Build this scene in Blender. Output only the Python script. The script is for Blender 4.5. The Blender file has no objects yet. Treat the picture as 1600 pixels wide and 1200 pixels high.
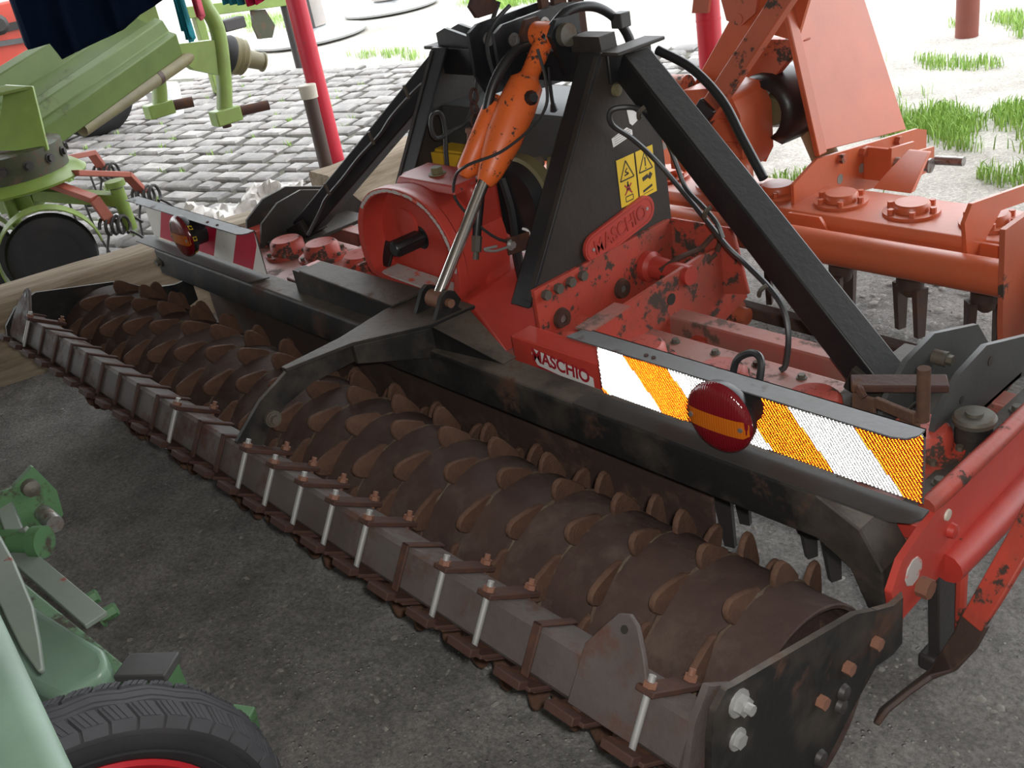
import bpy, bmesh, math, random
from mathutils import Vector, Matrix
random.seed(7)
S = bpy.context.scene
COL = S.collection
# ---------------------------------------------------------------- camera
cam_d = bpy.data.cameras.new('camera'); cam = bpy.data.objects.new('camera', cam_d); COL.objects.link(cam)
CAM = Vector((2.27534, -1.10830, 1.68104))
_r = Vector((0.66845259, 0.72634079, -0.16000062)); _d = Vector((0.24999944, -0.4220357, -0.87142765)); _f = Vector((-0.70047942, 0.542508, -0.46369564))
cam.matrix_world = Matrix(((_r.x, -_d.x, -_f.x, CAM.x), (_r.y, -_d.y, -_f.y, CAM.y), (_r.z, -_d.z, -_f.z, CAM.z), (0, 0, 0, 1)))
cam_d.sensor_width = 36.0; cam_d.lens = 1621.17 / 1600 * 36.0
cam_d.clip_start = 0.02; cam_d.clip_end = 300
S.camera = cam
# ---------------------------------------------------------------- sky (bright overcast) and exposure
W = bpy.data.worlds.new('overcast_sky'); S.world = W; W.use_nodes = True
bg = W.node_tree.nodes['Background']; bg.inputs[0].default_value = (0.93, 0.97, 1.0, 1); bg.inputs[1].default_value = 1.0
# the camera's own small flash, a hand's width beside the lens
fl_d = bpy.data.lights.new('camera_flash', 'POINT'); fl_d.energy = 28.0; fl_d.shadow_soft_size = 0.02; fl_d.color = (1, 0.98, 0.95)
fl = bpy.data.objects.new('camera_flash', fl_d); COL.objects.link(fl); fl.location = CAM + _r * 0.035 - _d * 0.03
S.view_settings.view_transform = 'Standard'; S.view_settings.look = 'None'
S.view_settings.exposure = 2.22; S.view_settings.gamma = 1.0; S.view_settings.use_curve_mapping = False

# ---------------------------------------------------------------- materials
MT = {}
def _mat(name):
    m = bpy.data.materials.new(name); m.use_nodes = True; MT[name] = m
    n = m.node_tree.nodes; l = m.node_tree.links
    return m, n, l, n['Principled BSDF']
def _ramp(n, l, src, p0, p1, c0=(0, 0, 0, 1), c1=(1, 1, 1, 1)):
    r = n.new('ShaderNodeValToRGB'); r.color_ramp.elements[0].position = p0; r.color_ramp.elements[1].position = p1
    r.color_ramp.elements[0].color = c0; r.color_ramp.elements[1].color = c1
    l.new(src, r.inputs[0]); return r.outputs[0]
def _noise(n, l, vec, scale, detail=6, rough=0.6):
    t = n.new('ShaderNodeTexNoise'); t.inputs['Scale'].default_value = scale; t.inputs['Detail'].default_value = detail; t.inputs['Roughness'].default_value = rough
    l.new(vec, t.inputs['Vector']); return t.outputs['Fac']
def _mix(n, l, fac, a, b):
    m = n.new('ShaderNodeMix'); m.data_type = 'RGBA'
    if isinstance(fac, float): m.inputs[0].default_value = fac
    else: l.new(fac, m.inputs[0])
    for i, v in ((6, a), (7, b)):
        if isinstance(v, tuple): m.inputs[i].default_value = (*v[:3], 1)
        else: l.new(v, m.inputs[i])
    return m.outputs[2]
def surf(name, base, rough=0.5, metal=0.0, var=0.25, wear=None, wear_lo=0.62, wear_hi=0.66, wear_scale=14, dirt=None, dirt_lo=0.45, dirt_hi=0.75, dirt_scale=3.2, bump=0.15, bscale=60, coat=0.0, spec=0.5, settle=None):
    m, n, l, b = _mat(name)
    tc = n.new('ShaderNodeTexCoord').outputs['Object']
    c = _mix(n, l, _noise(n, l, tc, 5.0), tuple(x * (1 - var) for x in base), tuple(min(1, x * (1 + var)) for x in base))
    if dirt: c = _mix(n, l, _ramp(n, l, _noise(n, l, tc, dirt_scale, 8, 0.65), dirt_lo, dirt_hi), c, dirt)
    if settle:      # dust that has settled on level faces, patchy
        ge = n.new('ShaderNodeNewGeometry'); sx = n.new('ShaderNodeSeparateXYZ'); l.new(ge.outputs['Normal'], sx.inputs[0])
        up = _ramp(n, l, sx.outputs[2], 0.72, 0.97); pt = _ramp(n, l, _noise(n, l, tc, 7, 8, 0.65), 0.25, 0.62)
        mu = n.new('ShaderNodeMath'); mu.operation = 'MULTIPLY'; l.new(up, mu.inputs[0]); l.new(pt, mu.inputs[1])
        c = _mix(n, l, mu.outputs[0], c, settle)
    rr = None
    if wear:
        w = _ramp(n, l, _noise(n, l, tc, wear_scale, 9, 0.7), wear_lo, wear_hi)
        c = _mix(n, l, w, c, wear)
        rr = n.new('ShaderNodeMapRange'); l.new(w, rr.inputs[0]); rr.inputs[3].default_value = rough; rr.inputs[4].default_value = min(1, rough + 0.35)
    l.new(c, b.inputs['Base Color'])
    if rr: l.new(rr.outputs[0], b.inputs['Roughness'])
    else: b.inputs['Roughness'].default_value = rough
    b.inputs['Metallic'].default_value = metal; b.inputs['Specular IOR Level'].default_value = spec
    if coat: b.inputs['Coat Weight'].default_value = coat
    if bump:
        bp = n.new('ShaderNodeBump'); bp.inputs['Strength'].default_value = bump; bp.inputs['Distance'].default_value = 0.004
        l.new(_noise(n, l, tc, bscale, 6), bp.inputs['Height']); l.new(bp.outputs[0], b.inputs['Normal'])
    return m
RUST = (0.10, 0.045, 0.022); DUST = (0.20, 0.165, 0.13)
surf('red_paint', (0.40, 0.036, 0.025), 0.42, wear=(0.05, 0.03, 0.024), wear_lo=0.64, wear_hi=0.67, wear_scale=11, dirt=(0.25, 0.040, 0.03), dirt_lo=0.45, dirt_hi=0.75, bump=0.12)
surf('red_worn', (0.40, 0.050, 0.030), 0.5, wear=(0.045, 0.028, 0.020), wear_lo=0.54, wear_hi=0.585, wear_scale=15, dirt=(0.16, 0.055, 0.036), dirt_lo=0.45, dirt_hi=0.75, bump=0.25)
surf('red_dusty', (0.30, 0.085, 0.065), 0.45, wear=(0.09, 0.052, 0.040), wear_lo=0.54, wear_hi=0.62, wear_scale=10, dirt=(0.22, 0.125, 0.10), dirt_lo=0.4, dirt_hi=0.7, bump=0.2)
surf('red_clean', (0.47, 0.050, 0.034), 0.4, wear=(0.30, 0.26, 0.24), wear_lo=0.68, wear_hi=0.73, wear_scale=9, dirt=(0.36, 0.05, 0.038), bump=0.1)
surf('grey_scuff', (0.42, 0.38, 0.36), 0.55, wear=(0.55, 0.10, 0.07), wear_lo=0.55, wear_hi=0.6, wear_scale=25)
surf('black_paint', (0.0085, 0.009, 0.011), 0.42, wear=(0.05, 0.032, 0.024), wear_lo=0.64, wear_hi=0.70, wear_scale=12, dirt=(0.024, 0.022, 0.020), dirt_lo=0.42, dirt_hi=0.8, bump=0.18, spec=0.35, settle=(0.035, 0.031, 0.027))
surf('black_dusty', (0.020, 0.0175, 0.0155), 0.55, wear=(0.06, 0.038, 0.028), wear_lo=0.62, wear_hi=0.70, wear_scale=9, dirt=(0.046, 0.037, 0.030), dirt_lo=0.35, dirt_hi=0.8, bump=0.2, spec=0.3, settle=(0.07, 0.06, 0.05))
surf('black_rusty', (0.011, 0.0105, 0.0105), 0.55, wear=(0.075, 0.034, 0.020), wear_lo=0.56, wear_hi=0.68, wear_scale=7, dirt=(0.065, 0.052, 0.041), dirt_lo=0.46, dirt_hi=0.74, dirt_scale=4.5, bump=0.35, spec=0.3, settle=(0.105, 0.086, 0.068))
surf('drum_rust', (0.064, 0.040, 0.033), 0.72, wear=(0.092, 0.068, 0.054), wear_lo=0.50, wear_hi=0.74, wear_scale=9, dirt=(0.040, 0.0245, 0.021), dirt_lo=0.35, dirt_hi=0.68, dirt_scale=6, bump=0.6, bscale=45, spec=0.2)
surf('tooth_rust', (0.098, 0.052, 0.033), 0.72, wear=(0.060, 0.034, 0.025), wear_lo=0.42, wear_hi=0.7, wear_scale=18, bump=0.6, bscale=70, spec=0.2)
surf('weld_bead', (0.070, 0.046, 0.032), 0.8, wear=(0.105, 0.085, 0.062), wear_lo=0.45, wear_hi=0.65, wear_scale=30, bump=0.9, bscale=120, spec=0.2)
surf('bar_steel', (0.088, 0.074, 0.068), 0.62, wear=(0.075, 0.036, 0.026), wear_lo=0.50, wear_hi=0.64, wear_scale=8, dirt=(0.055, 0.042, 0.038), dirt_lo=0.4, dirt_hi=0.7, bump=0.35, spec=0.3)
surf('strap_rust', (0.055, 0.028, 0.022), 0.7, wear=(0.10, 0.043, 0.022), wear_lo=0.5, wear_hi=0.7, wear_scale=20, bump=0.4, spec=0.2)
surf('zinc', (0.40, 0.40, 0.39), 0.42, metal=0.55, var=0.15, bump=0.1)
surf('bolt_grey', (0.095, 0.088, 0.07), 0.6, metal=0.3, wear=(0.12, 0.06, 0.035), wear_lo=0.5, wear_hi=0.7)
surf('bolt_rust', (0.17, 0.075, 0.045), 0.65, bump=0.3)
surf('chrome', (0.72, 0.71, 0.68), 0.16, metal=1.0, var=0.05, bump=0.02, wear=(0.35, 0.2, 0.1), wear_lo=0.68, wear_hi=0.74)
surf('cylinder_orange', (0.66, 0.125, 0.022), 0.42, wear=(0.04, 0.025, 0.018), wear_lo=0.585, wear_hi=0.605, wear_scale=38, dirt=(0.52, 0.095, 0.028), bump=0.12)
surf('orange_paint', (0.50, 0.105, 0.040), 0.36, wear=(0.06, 0.035, 0.022), wear_lo=0.69, wear_hi=0.72, wear_scale=14, dirt=(0.44, 0.11, 0.05), bump=0.08)
surf('orange_worn', (0.42, 0.10, 0.048), 0.45, wear=(0.05, 0.034, 0.026), wear_lo=0.58, wear_hi=0.62, wear_scale=9, bump=0.15)
surf('hose_rubber', (0.014, 0.014, 0.015), 0.42, bump=0.08)
surf('cable_grey', (0.030, 0.031, 0.032), 0.45, bump=0.0)
surf('rubber', (0.018, 0.018, 0.020), 0.66, dirt=(0.036, 0.034, 0.033), dirt_lo=0.45, dirt_hi=0.75, bump=0.3, spec=0.3)
surf('tread_rubber', (0.050, 0.050, 0.055), 0.75, dirt=(0.034, 0.034, 0.036), bump=0.25, spec=0.25)
surf('plastic_black', (0.014, 0.014, 0.015), 0.38, bump=0.04)
surf('sign_steel', (0.105, 0.108, 0.112), 0.42, metal=0.2, wear=(0.075, 0.045, 0.034), wear_lo=0.57, wear_hi=0.66, wear_scale=10, dirt=(0.07, 0.065, 0.06), bump=0.15)
surf('flange_grey', (0.040, 0.037, 0.035), 0.5, wear=(0.075, 0.058, 0.048), wear_lo=0.6, wear_hi=0.7, bump=0.15, spec=0.35)
surf('sign_white', (0.78, 0.77, 0.72), 0.4, wear=(0.28, 0.28, 0.26), wear_lo=0.60, wear_hi=0.68, wear_scale=12, bump=0.05)
surf('sign_red', (0.56, 0.018, 0.055), 0.35, var=0.1, bump=0.04)
surf('decal_white', (0.72, 0.70, 0.68), 0.45, var=0.08, bump=0.0)
surf('decal_crimson', (0.35, 0.02, 0.03), 0.45, var=0.1, bump=0.0)
surf('decal_yellow', (0.74, 0.50, 0.025), 0.42, var=0.12, wear=(0.4, 0.28, 0.05), wear_lo=0.66, wear_hi=0.7, bump=0.0)
surf('decal_black', (0.02, 0.018, 0.014), 0.5, bump=0.0)
surf('yellow_guard', (0.66, 0.40, 0.03), 0.45, wear=(0.3, 0.2, 0.05), wear_lo=0.66, wear_hi=0.72, bump=0.05)
surf('clutch_olive', (0.165, 0.142, 0.070), 0.55, dirt=(0.10, 0.09, 0.05), wear=(0.10, 0.05, 0.03), wear_lo=0.6, wear_hi=0.7, bump=0.2)
surf('guard_grey', (0.052, 0.053, 0.052), 0.5, dirt=(0.030, 0.029, 0.027), bump=0.1, spec=0.35)
surf('lime_paint', (0.16, 0.235, 0.045), 0.42, wear=(0.10, 0.065, 0.03), wear_lo=0.64, wear_hi=0.70, wear_scale=8, dirt=(0.115, 0.155, 0.036), bump=0.08)
surf('lime_shade', (0.082, 0.125, 0.028), 0.5, wear=(0.05, 0.05, 0.03), wear_lo=0.6, wear_hi=0.75, wear_scale=4, bump=0.06, spec=0.3)  # lime paint with the beam's shade darkened into its colour
surf('lime_dark', (0.030, 0.034, 0.012), 0.5, wear=(0.08, 0.05, 0.03), wear_lo=0.5, wear_hi=0.6, bump=0.1)
surf('mint_paint', (0.150, 0.235, 0.170), 0.40, wear=(0.17, 0.12, 0.07), wear_lo=0.70, wear_hi=0.75, wear_scale=8, dirt=(0.105, 0.17, 0.118), bump=0.06)
surf('green_old', (0.062, 0.14, 0.060), 0.55, wear=(0.04, 0.03, 0.02), wear_lo=0.52, wear_hi=0.60, wear_scale=11, bump=0.2)
surf('rail_mint', (0.15, 0.18, 0.15), 0.5, wear=(0.2, 0.05, 0.035), wear_lo=0.64, wear_hi=0.68, wear_scale=12, bump=0.12)
surf('rim_red', (0.34, 0.009, 0.015), 0.35, var=0.1, bump=0.03)
surf('rim_salmon', (0.70, 0.22, 0.14), 0.5, bump=0.05)
surf('arm_brown', (0.33, 0.085, 0.055), 0.5, bump=0.1)
surf('tine_dark', (0.028, 0.024, 0.023), 0.55, bump=0.3)
surf('tine_rust', (0.055, 0.033, 0.026), 0.6, wear=(0.10, 0.05, 0.03), wear_lo=0.5, wear_hi=0.7, bump=0.4)
surf('post_red', (0.52, 0.022, 0.045), 0.42, var=0.12, wear=(0.33, 0.06, 0.06), wear_lo=0.66, wear_hi=0.72, bump=0.04)
surf('post_rust', (0.17, 0.045, 0.03), 0.7, bump=0.3)
surf('pipe_brown', (0.055, 0.03, 0.022), 0.55, bump=0.1)
surf('cap_white', (0.52, 0.48, 0.40), 0.5, bump=0.05)
surf('sheet_white', (0.74, 0.71, 0.67), 0.45, dirt=(0.5, 0.45, 0.40), bump=0.05)
surf('bucket_white', (0.80, 0.82, 0.84), 0.4, bump=0.0)
surf('denim_blue', (0.0035, 0.010, 0.026), 0.95, bump=0.5, bscale=420, spec=0.05)
surf('cloth_teal', (0.02, 0.20, 0.24), 0.85, bump=0.2, spec=0.1)
surf('cloth_crimson', (0.50, 0.015, 0.07), 0.85, bump=0.2, spec=0.1)
surf('cloth_pink', (0.58, 0.10, 0.14), 0.85, bump=0.2, spec=0.1)
surf('disc_grey', (0.42, 0.43, 0.43), 0.45, metal=0.2, bump=0.05)
surf('post_grey', (0.30, 0.27, 0.25), 0.7, bump=0.1)
surf('trailer_red', (0.55, 0.06, 0.035), 0.4, bump=0.05)
surf('steel_pin', (0.30, 0.29, 0.28), 0.35, metal=0.7, wear=(0.14, 0.07, 0.04), wear_lo=0.5, wear_hi=0.62, bump=0.1)
surf('pebble', (0.22, 0.21, 0.19), 0.8, var=0.5, bump=0.3)
surf('roof_sheet', (0.16, 0.14, 0.12), 0.8, bump=0.1)
surf('blocker_wall', (0.30, 0.28, 0.26), 0.85, bump=0.3)
def wood_mat():
    m, n, l, b = _mat('old_wood')
    tc = n.new('ShaderNodeTexCoord').outputs['Object']
    mp = n.new('ShaderNodeMapping'); l.new(tc, mp.inputs[0]); mp.inputs['Scale'].default_value = (14, 1.2, 14)
    c = _ramp(n, l, _noise(n, l, mp.outputs[0], 2.2, 10, 0.7), 0.3, 0.75, (0.14, 0.095, 0.055, 1), (0.36, 0.30, 0.22, 1))
    l.new(c, b.inputs['Base Color']); b.inputs['Roughness'].default_value = 0.85
    bp = n.new('ShaderNodeBump'); bp.inputs['Strength'].default_value = 0.4; bp.inputs['Distance'].default_value = 0.006
    l.new(_noise(n, l, mp.outputs[0], 5, 8), bp.inputs['Height']); l.new(bp.outputs[0], b.inputs['Normal'])
wood_mat()
def ground_mat(name, a, bcol, pale, scale, bstr):
    m, n, l, b = _mat(name)
    tc = n.new('ShaderNodeTexCoord').outputs['Object']
    c = _ramp(n, l, _noise(n, l, tc, scale, 12, 0.72), 0.35, 0.68, (*a, 1), (*bcol, 1))
    v = n.new('ShaderNodeTexVoronoi'); v.inputs['Scale'].default_value = 48; l.new(tc, v.inputs['Vector'])
    sp = _ramp(n, l, v.outputs['Distance'], 0.10, 0.22, (1, 1, 1, 1), (0, 0, 0, 1))
    gate = n.new('ShaderNodeMath'); gate.operation = 'MULTIPLY'; l.new(sp, gate.inputs[0]); l.new(_ramp(n, l, _noise(n, l, tc, 6, 4), 0.5, 0.62), gate.inputs[1])
    c = _mix(n, l, gate.outputs[0], c, pale)
    gr = _ramp(n, l, _noise(n, l, tc, 85, 8, 0.8), 0.36, 0.66, (0.62, 0.62, 0.62, 1), (1.55, 1.54, 1.55, 1))
    gm = n.new('ShaderNodeMix'); gm.data_type = 'RGBA'; gm.blend_type = 'MULTIPLY'; gm.inputs[0].default_value = 1.0; l.new(c, gm.inputs[6]); l.new(gr, gm.inputs[7]); c = gm.outputs[2]
    l.new(c, b.inputs['Base Color']); b.inputs['Roughness'].default_value = 0.9; b.inputs['Specular IOR Level'].default_value = 0.2
    add = n.new('ShaderNodeMath'); add.operation = 'ADD'; l.new(_noise(n, l, tc, 28, 12, 0.75), add.inputs[0]); l.new(gate.outputs[0], add.inputs[1])
    bp = n.new('ShaderNodeBump'); bp.inputs['Strength'].default_value = bstr; bp.inputs['Distance'].default_value = 0.02
    l.new(add.outputs[0], bp.inputs['Height']); l.new(bp.outputs[0], b.inputs['Normal'])
ground_mat('floor_dirt', (0.138, 0.133, 0.125), (0.300, 0.290, 0.272), (0.42, 0.41, 0.395), 3.4, 0.9)
ground_mat('yard_dirt', (0.26, 0.24, 0.21), (0.44, 0.42, 0.38), (0.52, 0.50, 0.47), 1.6, 0.5)
ground_mat('joint_dirt', (0.075, 0.075, 0.06), (0.14, 0.135, 0.105), (0.25, 0.24, 0.2), 4, 0.5)
def cobble_mat():
    m, n, l, b = _mat('cobble_stone')
    tc = n.new('ShaderNodeTexCoord').outputs['Object']
    oi = n.new('ShaderNodeNewGeometry')
    c = _ramp(n, l, oi.outputs['Random Per Island'], 0.0, 1.0, (0.15, 0.142, 0.137, 1), (0.34, 0.315, 0.295, 1))
    c = _mix(n, l, _ramp(n, l, _noise(n, l, tc, 9, 9, 0.7), 0.42, 0.72), c, (0.12, 0.115, 0.11))
    l.new(c, b.inputs['Base Color']); b.inputs['Roughness'].default_value = 0.75
    bp = n.new('ShaderNodeBump'); bp.inputs['Strength'].default_value = 0.4; bp.inputs['Distance'].default_value = 0.01
    l.new(_noise(n, l, tc, 35, 8), bp.inputs['Height']); l.new(bp.outputs[0], b.inputs['Normal'])
cobble_mat()
def grass_mat():
    m, n, l, b = _mat('grass')
    oi = n.new('ShaderNodeNewGeometry')
    c = _ramp(n, l, oi.outputs['Random Per Island'], 0.0, 1.0, (0.16, 0.30, 0.045, 1), (0.34, 0.50, 0.11, 1))
    l.new(c, b.inputs['Base Color']); b.inputs['Roughness'].default_value = 0.6
grass_mat()
def lens_mat(name, col, rough=0.12):
    m, n, l, b = _mat(name)
    tc = n.new('ShaderNodeTexCoord').outputs['Object']
    b.inputs['Base Color'].default_value = (*col, 1); b.inputs['Roughness'].default_value = rough
    b.inputs['Coat Weight'].default_value = 0.5; b.inputs['Coat Roughness'].default_value = 0.1
    w = n.new('ShaderNodeTexWave'); w.inputs['Scale'].default_value = 55; l.new(tc, w.inputs['Vector'])
    bp = n.new('ShaderNodeBump'); bp.inputs['Strength'].default_value = 0.25; bp.inputs['Distance'].default_value = 0.002
    l.new(w.outputs['Fac'], bp.inputs['Height']); l.new(bp.outputs[0], b.inputs['Normal'])
lens_mat('lens_red', (0.13, 0.005, 0.009)); lens_mat('lens_amber', (0.40, 0.095, 0.006))
# prismatic sheeting: mirror-like corner prisms under a coloured film
def prism_mat(name, diff, spec, mixf):
    m = bpy.data.materials.new(name); m.use_nodes = True; MT[name] = m
    n = m.node_tree.nodes; l = m.node_tree.links; n.clear()
    o = n.new('ShaderNodeOutputMaterial'); d = n.new('ShaderNodeBsdfDiffuse'); g = n.new('ShaderNodeBsdfGlossy'); x = n.new('ShaderNodeMixShader')
    d.inputs[0].default_value = (*diff, 1); g.inputs[0].default_value = (*spec, 1); g.inputs['Roughness'].default_value = 0.10
    x.inputs[0].default_value = mixf; l.new(d.outputs[0], x.inputs[1]); l.new(g.outputs[0], x.inputs[2]); l.new(x.outputs[0], o.inputs[0])
prism_mat('prism_white', (0.85, 0.85, 0.83), (0.95, 0.95, 0.95), 0.62)
prism_mat('prism_red', (0.62, 0.05, 0.03), (0.62, 0.34, 0.11), 0.62)

# ---------------------------------------------------------------- mesh helpers
def V(*a): return Vector(a)
class MB:
    """collects shapes; build() links them as one mesh object"""
    def __init__(s): s.v = []; s.f = []; s.m = []; s.s = []
    def add(s, vs, fs, mi=0, sm=False):
        o = len(s.v); s.v += [tuple(p) for p in vs]
        for f in fs: s.f.append([i + o for i in f]); s.m.append(mi); s.s.append(sm)
        return s
    def box(s, x0, x1, y0, y1, z0, z1, mi=0, M=None):
        vs = [V(x, y, z) for x in (x0, x1) for y in (y0, y1) for z in (z0, z1)]
        if M: vs = [M @ p for p in vs]
        return s.add(vs, [(0, 1, 3, 2), (4, 6, 7, 5), (0, 4, 5, 1), (2, 3, 7, 6), (0, 2, 6, 4), (1, 5, 7, 3)], mi)
    def hexa(s, vs, mi=0):   # 4 bottom, 4 top
        return s.add(vs, [(3, 2, 1, 0), (4, 5, 6, 7), (0, 1, 5, 4), (1, 2, 6, 5), (2, 3, 7, 6), (3, 0, 4, 7)], mi)
    def prism(s, pts, ax, a, b, mi=0, sm=False):
        n = len(pts)
        def P(p, t):
            return {'x': (t, p[0], p[1]), 'y': (p[0], t, p[1]), 'z': (p[0], p[1], t)}[ax]
        vs = [P(p, a) for p in pts] + [P(p, b) for p in pts]
        fs = [list(range(n))[::-1], list(range(n, 2 * n))]
        s.add(vs, fs, mi)
        return s.add(vs, [(i, (i + 1) % n, n + (i + 1) % n, n + i) for i in range(n)], mi, sm)
    def poly(s, pts, nrm, th, mi=0):   # planar polygon given in 3-D, thickened along nrm
        nv = Vector(nrm).normalized() * th; n = len(pts); vs = [Vector(p) for p in pts]; vs += [p + nv for p in vs]
        return s.add(vs, [list(range(n))[::-1], list(range(n, 2 * n))] + [(i, (i + 1) % n, n + (i + 1) % n, n + i) for i in range(n)], mi)
    def _fr(s, d, up=None):
        d = Vector(d).normalized(); u = Vector(up) if up else (V(0, 0, 1) if abs(d.z) < 0.9 else V(1, 0, 0))
        a = d.cross(u).normalized(); return d, a, a.cross(d).normalized()
    def cyl(s, p, q, r, r2=None, n=16, mi=0, caps=True, ph=0.0, sm=True):
        p = Vector(p); q = Vector(q); r2 = r if r2 is None else r2; d, a, b = s._fr(q - p)
        ring = lambda c, R: [c + (a * math.cos(ph + 2 * math.pi * i / n) + b * math.sin(ph + 2 * math.pi * i / n)) * R for i in range(n)]
        vs = ring(p, r) + ring(q, r2)
        s.add(vs, [(i, (i + 1) % n, n + (i + 1) % n, n + i) for i in range(n)], mi, sm)
        if caps: s.add(vs, [list(range(n))[::-1], list(range(n, 2 * n))], mi)
        return s
    def bar(s, p, q, w, h, up=None, mi=0):
        p = Vector(p); q = Vector(q); d, a, b = s._fr(q - p, up)
        c = [(-1, -1), (1, -1), (1, 1), (-1, 1)]
        vs = [p + a * x * w / 2 + b * y * h / 2 for x, y in c] + [q + a * x * w / 2 + b * y * h / 2 for x, y in c]
        return s.add(vs, [(3, 2, 1, 0), (4, 5, 6, 7)] + [(i, (i + 1) % 4, 4 + (i + 1) % 4, 4 + i) for i in range(4)], mi)
    def lathe(s, prof, o, d, n=32, mi=0, caps=True, sm=True, up=None):   # prof: (along, radius)
        o = Vector(o); d, a, b = s._fr(d, up); vs = []
        for t, r in prof: vs += [o + d * t + (a * math.cos(2 * math.pi * i / n) + b * math.sin(2 * math.pi * i / n)) * r for i in range(n)]
        k = len(prof)
        s.add(vs, [(j * n + i, j * n + (i + 1) % n, (j + 1) * n + (i + 1) % n, (j + 1) * n + i) for j in range(k - 1) for i in range(n)], mi, sm)
        if caps: s.add(vs, [list(range(n))[::-1], list(range((k - 1) * n, k * n))], mi)
        return s
    def tube(s, pts, r, n=8, mi=0, sub=6, closed=False):
        P = [Vector(p) for p in pts]
        if sub > 1 and len(P) > 2:
            Q = []; N = len(P)
            for i in range(N if closed else N - 1):
                g = lambda k: P[k % N] if closed else P[max(0, min(N - 1, k))]
                p0, p1, p2, p3 = g(i - 1), g(i), g(i + 1), g(i + 2)
                for j in range(sub):
                    t = j / sub
                    Q.append(0.5 * ((2 * p1) + (p2 - p0) * t + (2 * p0 - 5 * p1 + 4 * p2 - p3) * t * t + (3 * p1 - p0 - 3 * p2 + p3) * t ** 3))
            if not closed: Q.append(P[-1])
            P = Q
        k = len(P); vs = []; prev = None
        for i in range(k):
            d = (P[(i + 1) % k] - P[i - 1]) if closed else (P[min(k - 1, i + 1)] - P[max(0, i - 1)])
            d.normalize()
            if prev is None: _, a, b = s._fr(d)
            else:
                a = prev - d * prev.dot(d); a.normalize(); b = a.cross(d)
            prev = a; rr = r[i * (len(r) - 1) // max(1, k - 1)] if isinstance(r, (list, tuple)) else r
            vs += [P[i] + (a * math.cos(2 * math.pi * j / n) + b * math.sin(2 * math.pi * j / n)) * rr for j in range(n)]
        m = k if closed else k - 1
        s.add(vs, [(i * n + j, i * n + (j + 1) % n, ((i + 1) % k) * n + (j + 1) % n, ((i + 1) % k) * n + j) for i in range(m) for j in range(n)], mi, True)
        if not closed: s.add(vs, [list(range(n))[::-1], list(range((k - 1) * n, k * n))], mi)
        return s
    def bolt(s, p, d, r=0.014, h=0.012, mi=0, washer=True, stud=0.0):
        p = Vector(p); d = Vector(d).normalized()
        if washer: s.cyl(p, p + d * 0.003, r * 1.45, n=14, mi=mi)
        s.cyl(p, p + d * (h + 0.003), r, n=6, mi=mi, sm=False)
        if stud: s.cyl(p, p + d * (h + stud), r * 0.55, n=8, mi=mi)
        return s
    def each(s, name, mats, parent=None, bevel=0.0):      # every separate piece becomes an object of its own
        par = list(range(len(s.v)))
        def root(i):
            while par[i] != i: par[i] = par[par[i]]; i = par[i]
            return i
        for f in s.f:
            for i in f[1:]: par[root(i)] = root(f[0])
        isl = {}
        for i in range(len(s.v)): isl.setdefault(root(i), []).append(i)
        boxes = []
        for r, ids in isl.items():
            lo = [min(s.v[i][k] for i in ids) - .0015 for k in range(3)]; hi = [max(s.v[i][k] for i in ids) + .0015 for k in range(3)]
            hit = [b for b in boxes if all(b[0][k] <= hi[k] and lo[k] <= b[1][k] for k in range(3))]
            for b in hit:
                boxes.remove(b); lo = [min(lo[k], b[0][k]) for k in range(3)]; hi = [max(hi[k], b[1][k]) for k in range(3)]; ids = ids + b[2]
            boxes.append((lo, hi, ids))
        out = []
        for lo, hi, ids in boxes:
            st = set(ids); mp = {}; q = MB()
            for f, mi, sm in zip(s.f, s.m, s.s):
                if f[0] in st:
                    for i in f:
                        if i not in mp: mp[i] = len(q.v); q.v.append(s.v[i])
                    q.f.append([mp[i] for i in f]); q.m.append(mi); q.s.append(sm)
            out.append(q.build(name, mats, parent, bevel))
        return out
    def build(s, name, mats, parent=None, bevel=0.0, seg=2):
        me = bpy.data.meshes.new(name); me.from_pydata(s.v, [], s.f)
        for m in ([mats] if isinstance(mats, str) else mats): me.materials.append(MT[m])
        me.polygons.foreach_set('material_index', s.m); me.polygons.foreach_set('use_smooth', s.s)
        bm = bmesh.new(); bm.from_mesh(me); bmesh.ops.recalc_face_normals(bm, faces=bm.faces); bm.to_mesh(me); bm.free()
        me.set_sharp_from_angle(angle=math.radians(42)); me.update()
        o = bpy.data.objects.new(name, me); COL.objects.link(o)
        if parent is not None:
            o.parent = parent
            if parent.type == 'EMPTY': o.location = -parent.location
        if bevel:
            b = o.modifiers.new('bevel', 'BEVEL'); b.width = bevel; b.segments = seg; b.limit_method = 'ANGLE'; b.angle_limit = math.radians(35)
            b.harden_normals = False
        return o
def tag(o, label, cat, group=None, kind=None):
    o['label'] = label; o['category'] = cat
    if group: o['group'] = group
    if kind: o['kind'] = kind
    return o
def thing(name, label, cat, loc, group=None):
    o = bpy.data.objects.new(name, None); COL.objects.link(o); o.location = loc; o.empty_display_size = 0.1
    return tag(o, label, cat, group)
def struct(o): o['kind'] = 'structure'; return o
def inst(me_obj, parent, M, name=None):    # a copy sharing mesh data, placed by matrix M (world)
    c = me_obj.copy(); COL.objects.link(c)
    c.parent = parent; c.matrix_parent_inverse = Matrix()
    c.matrix_basis = (Matrix.Translation(-parent.location) @ M) if parent.type == 'EMPTY' else M
    return c
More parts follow.
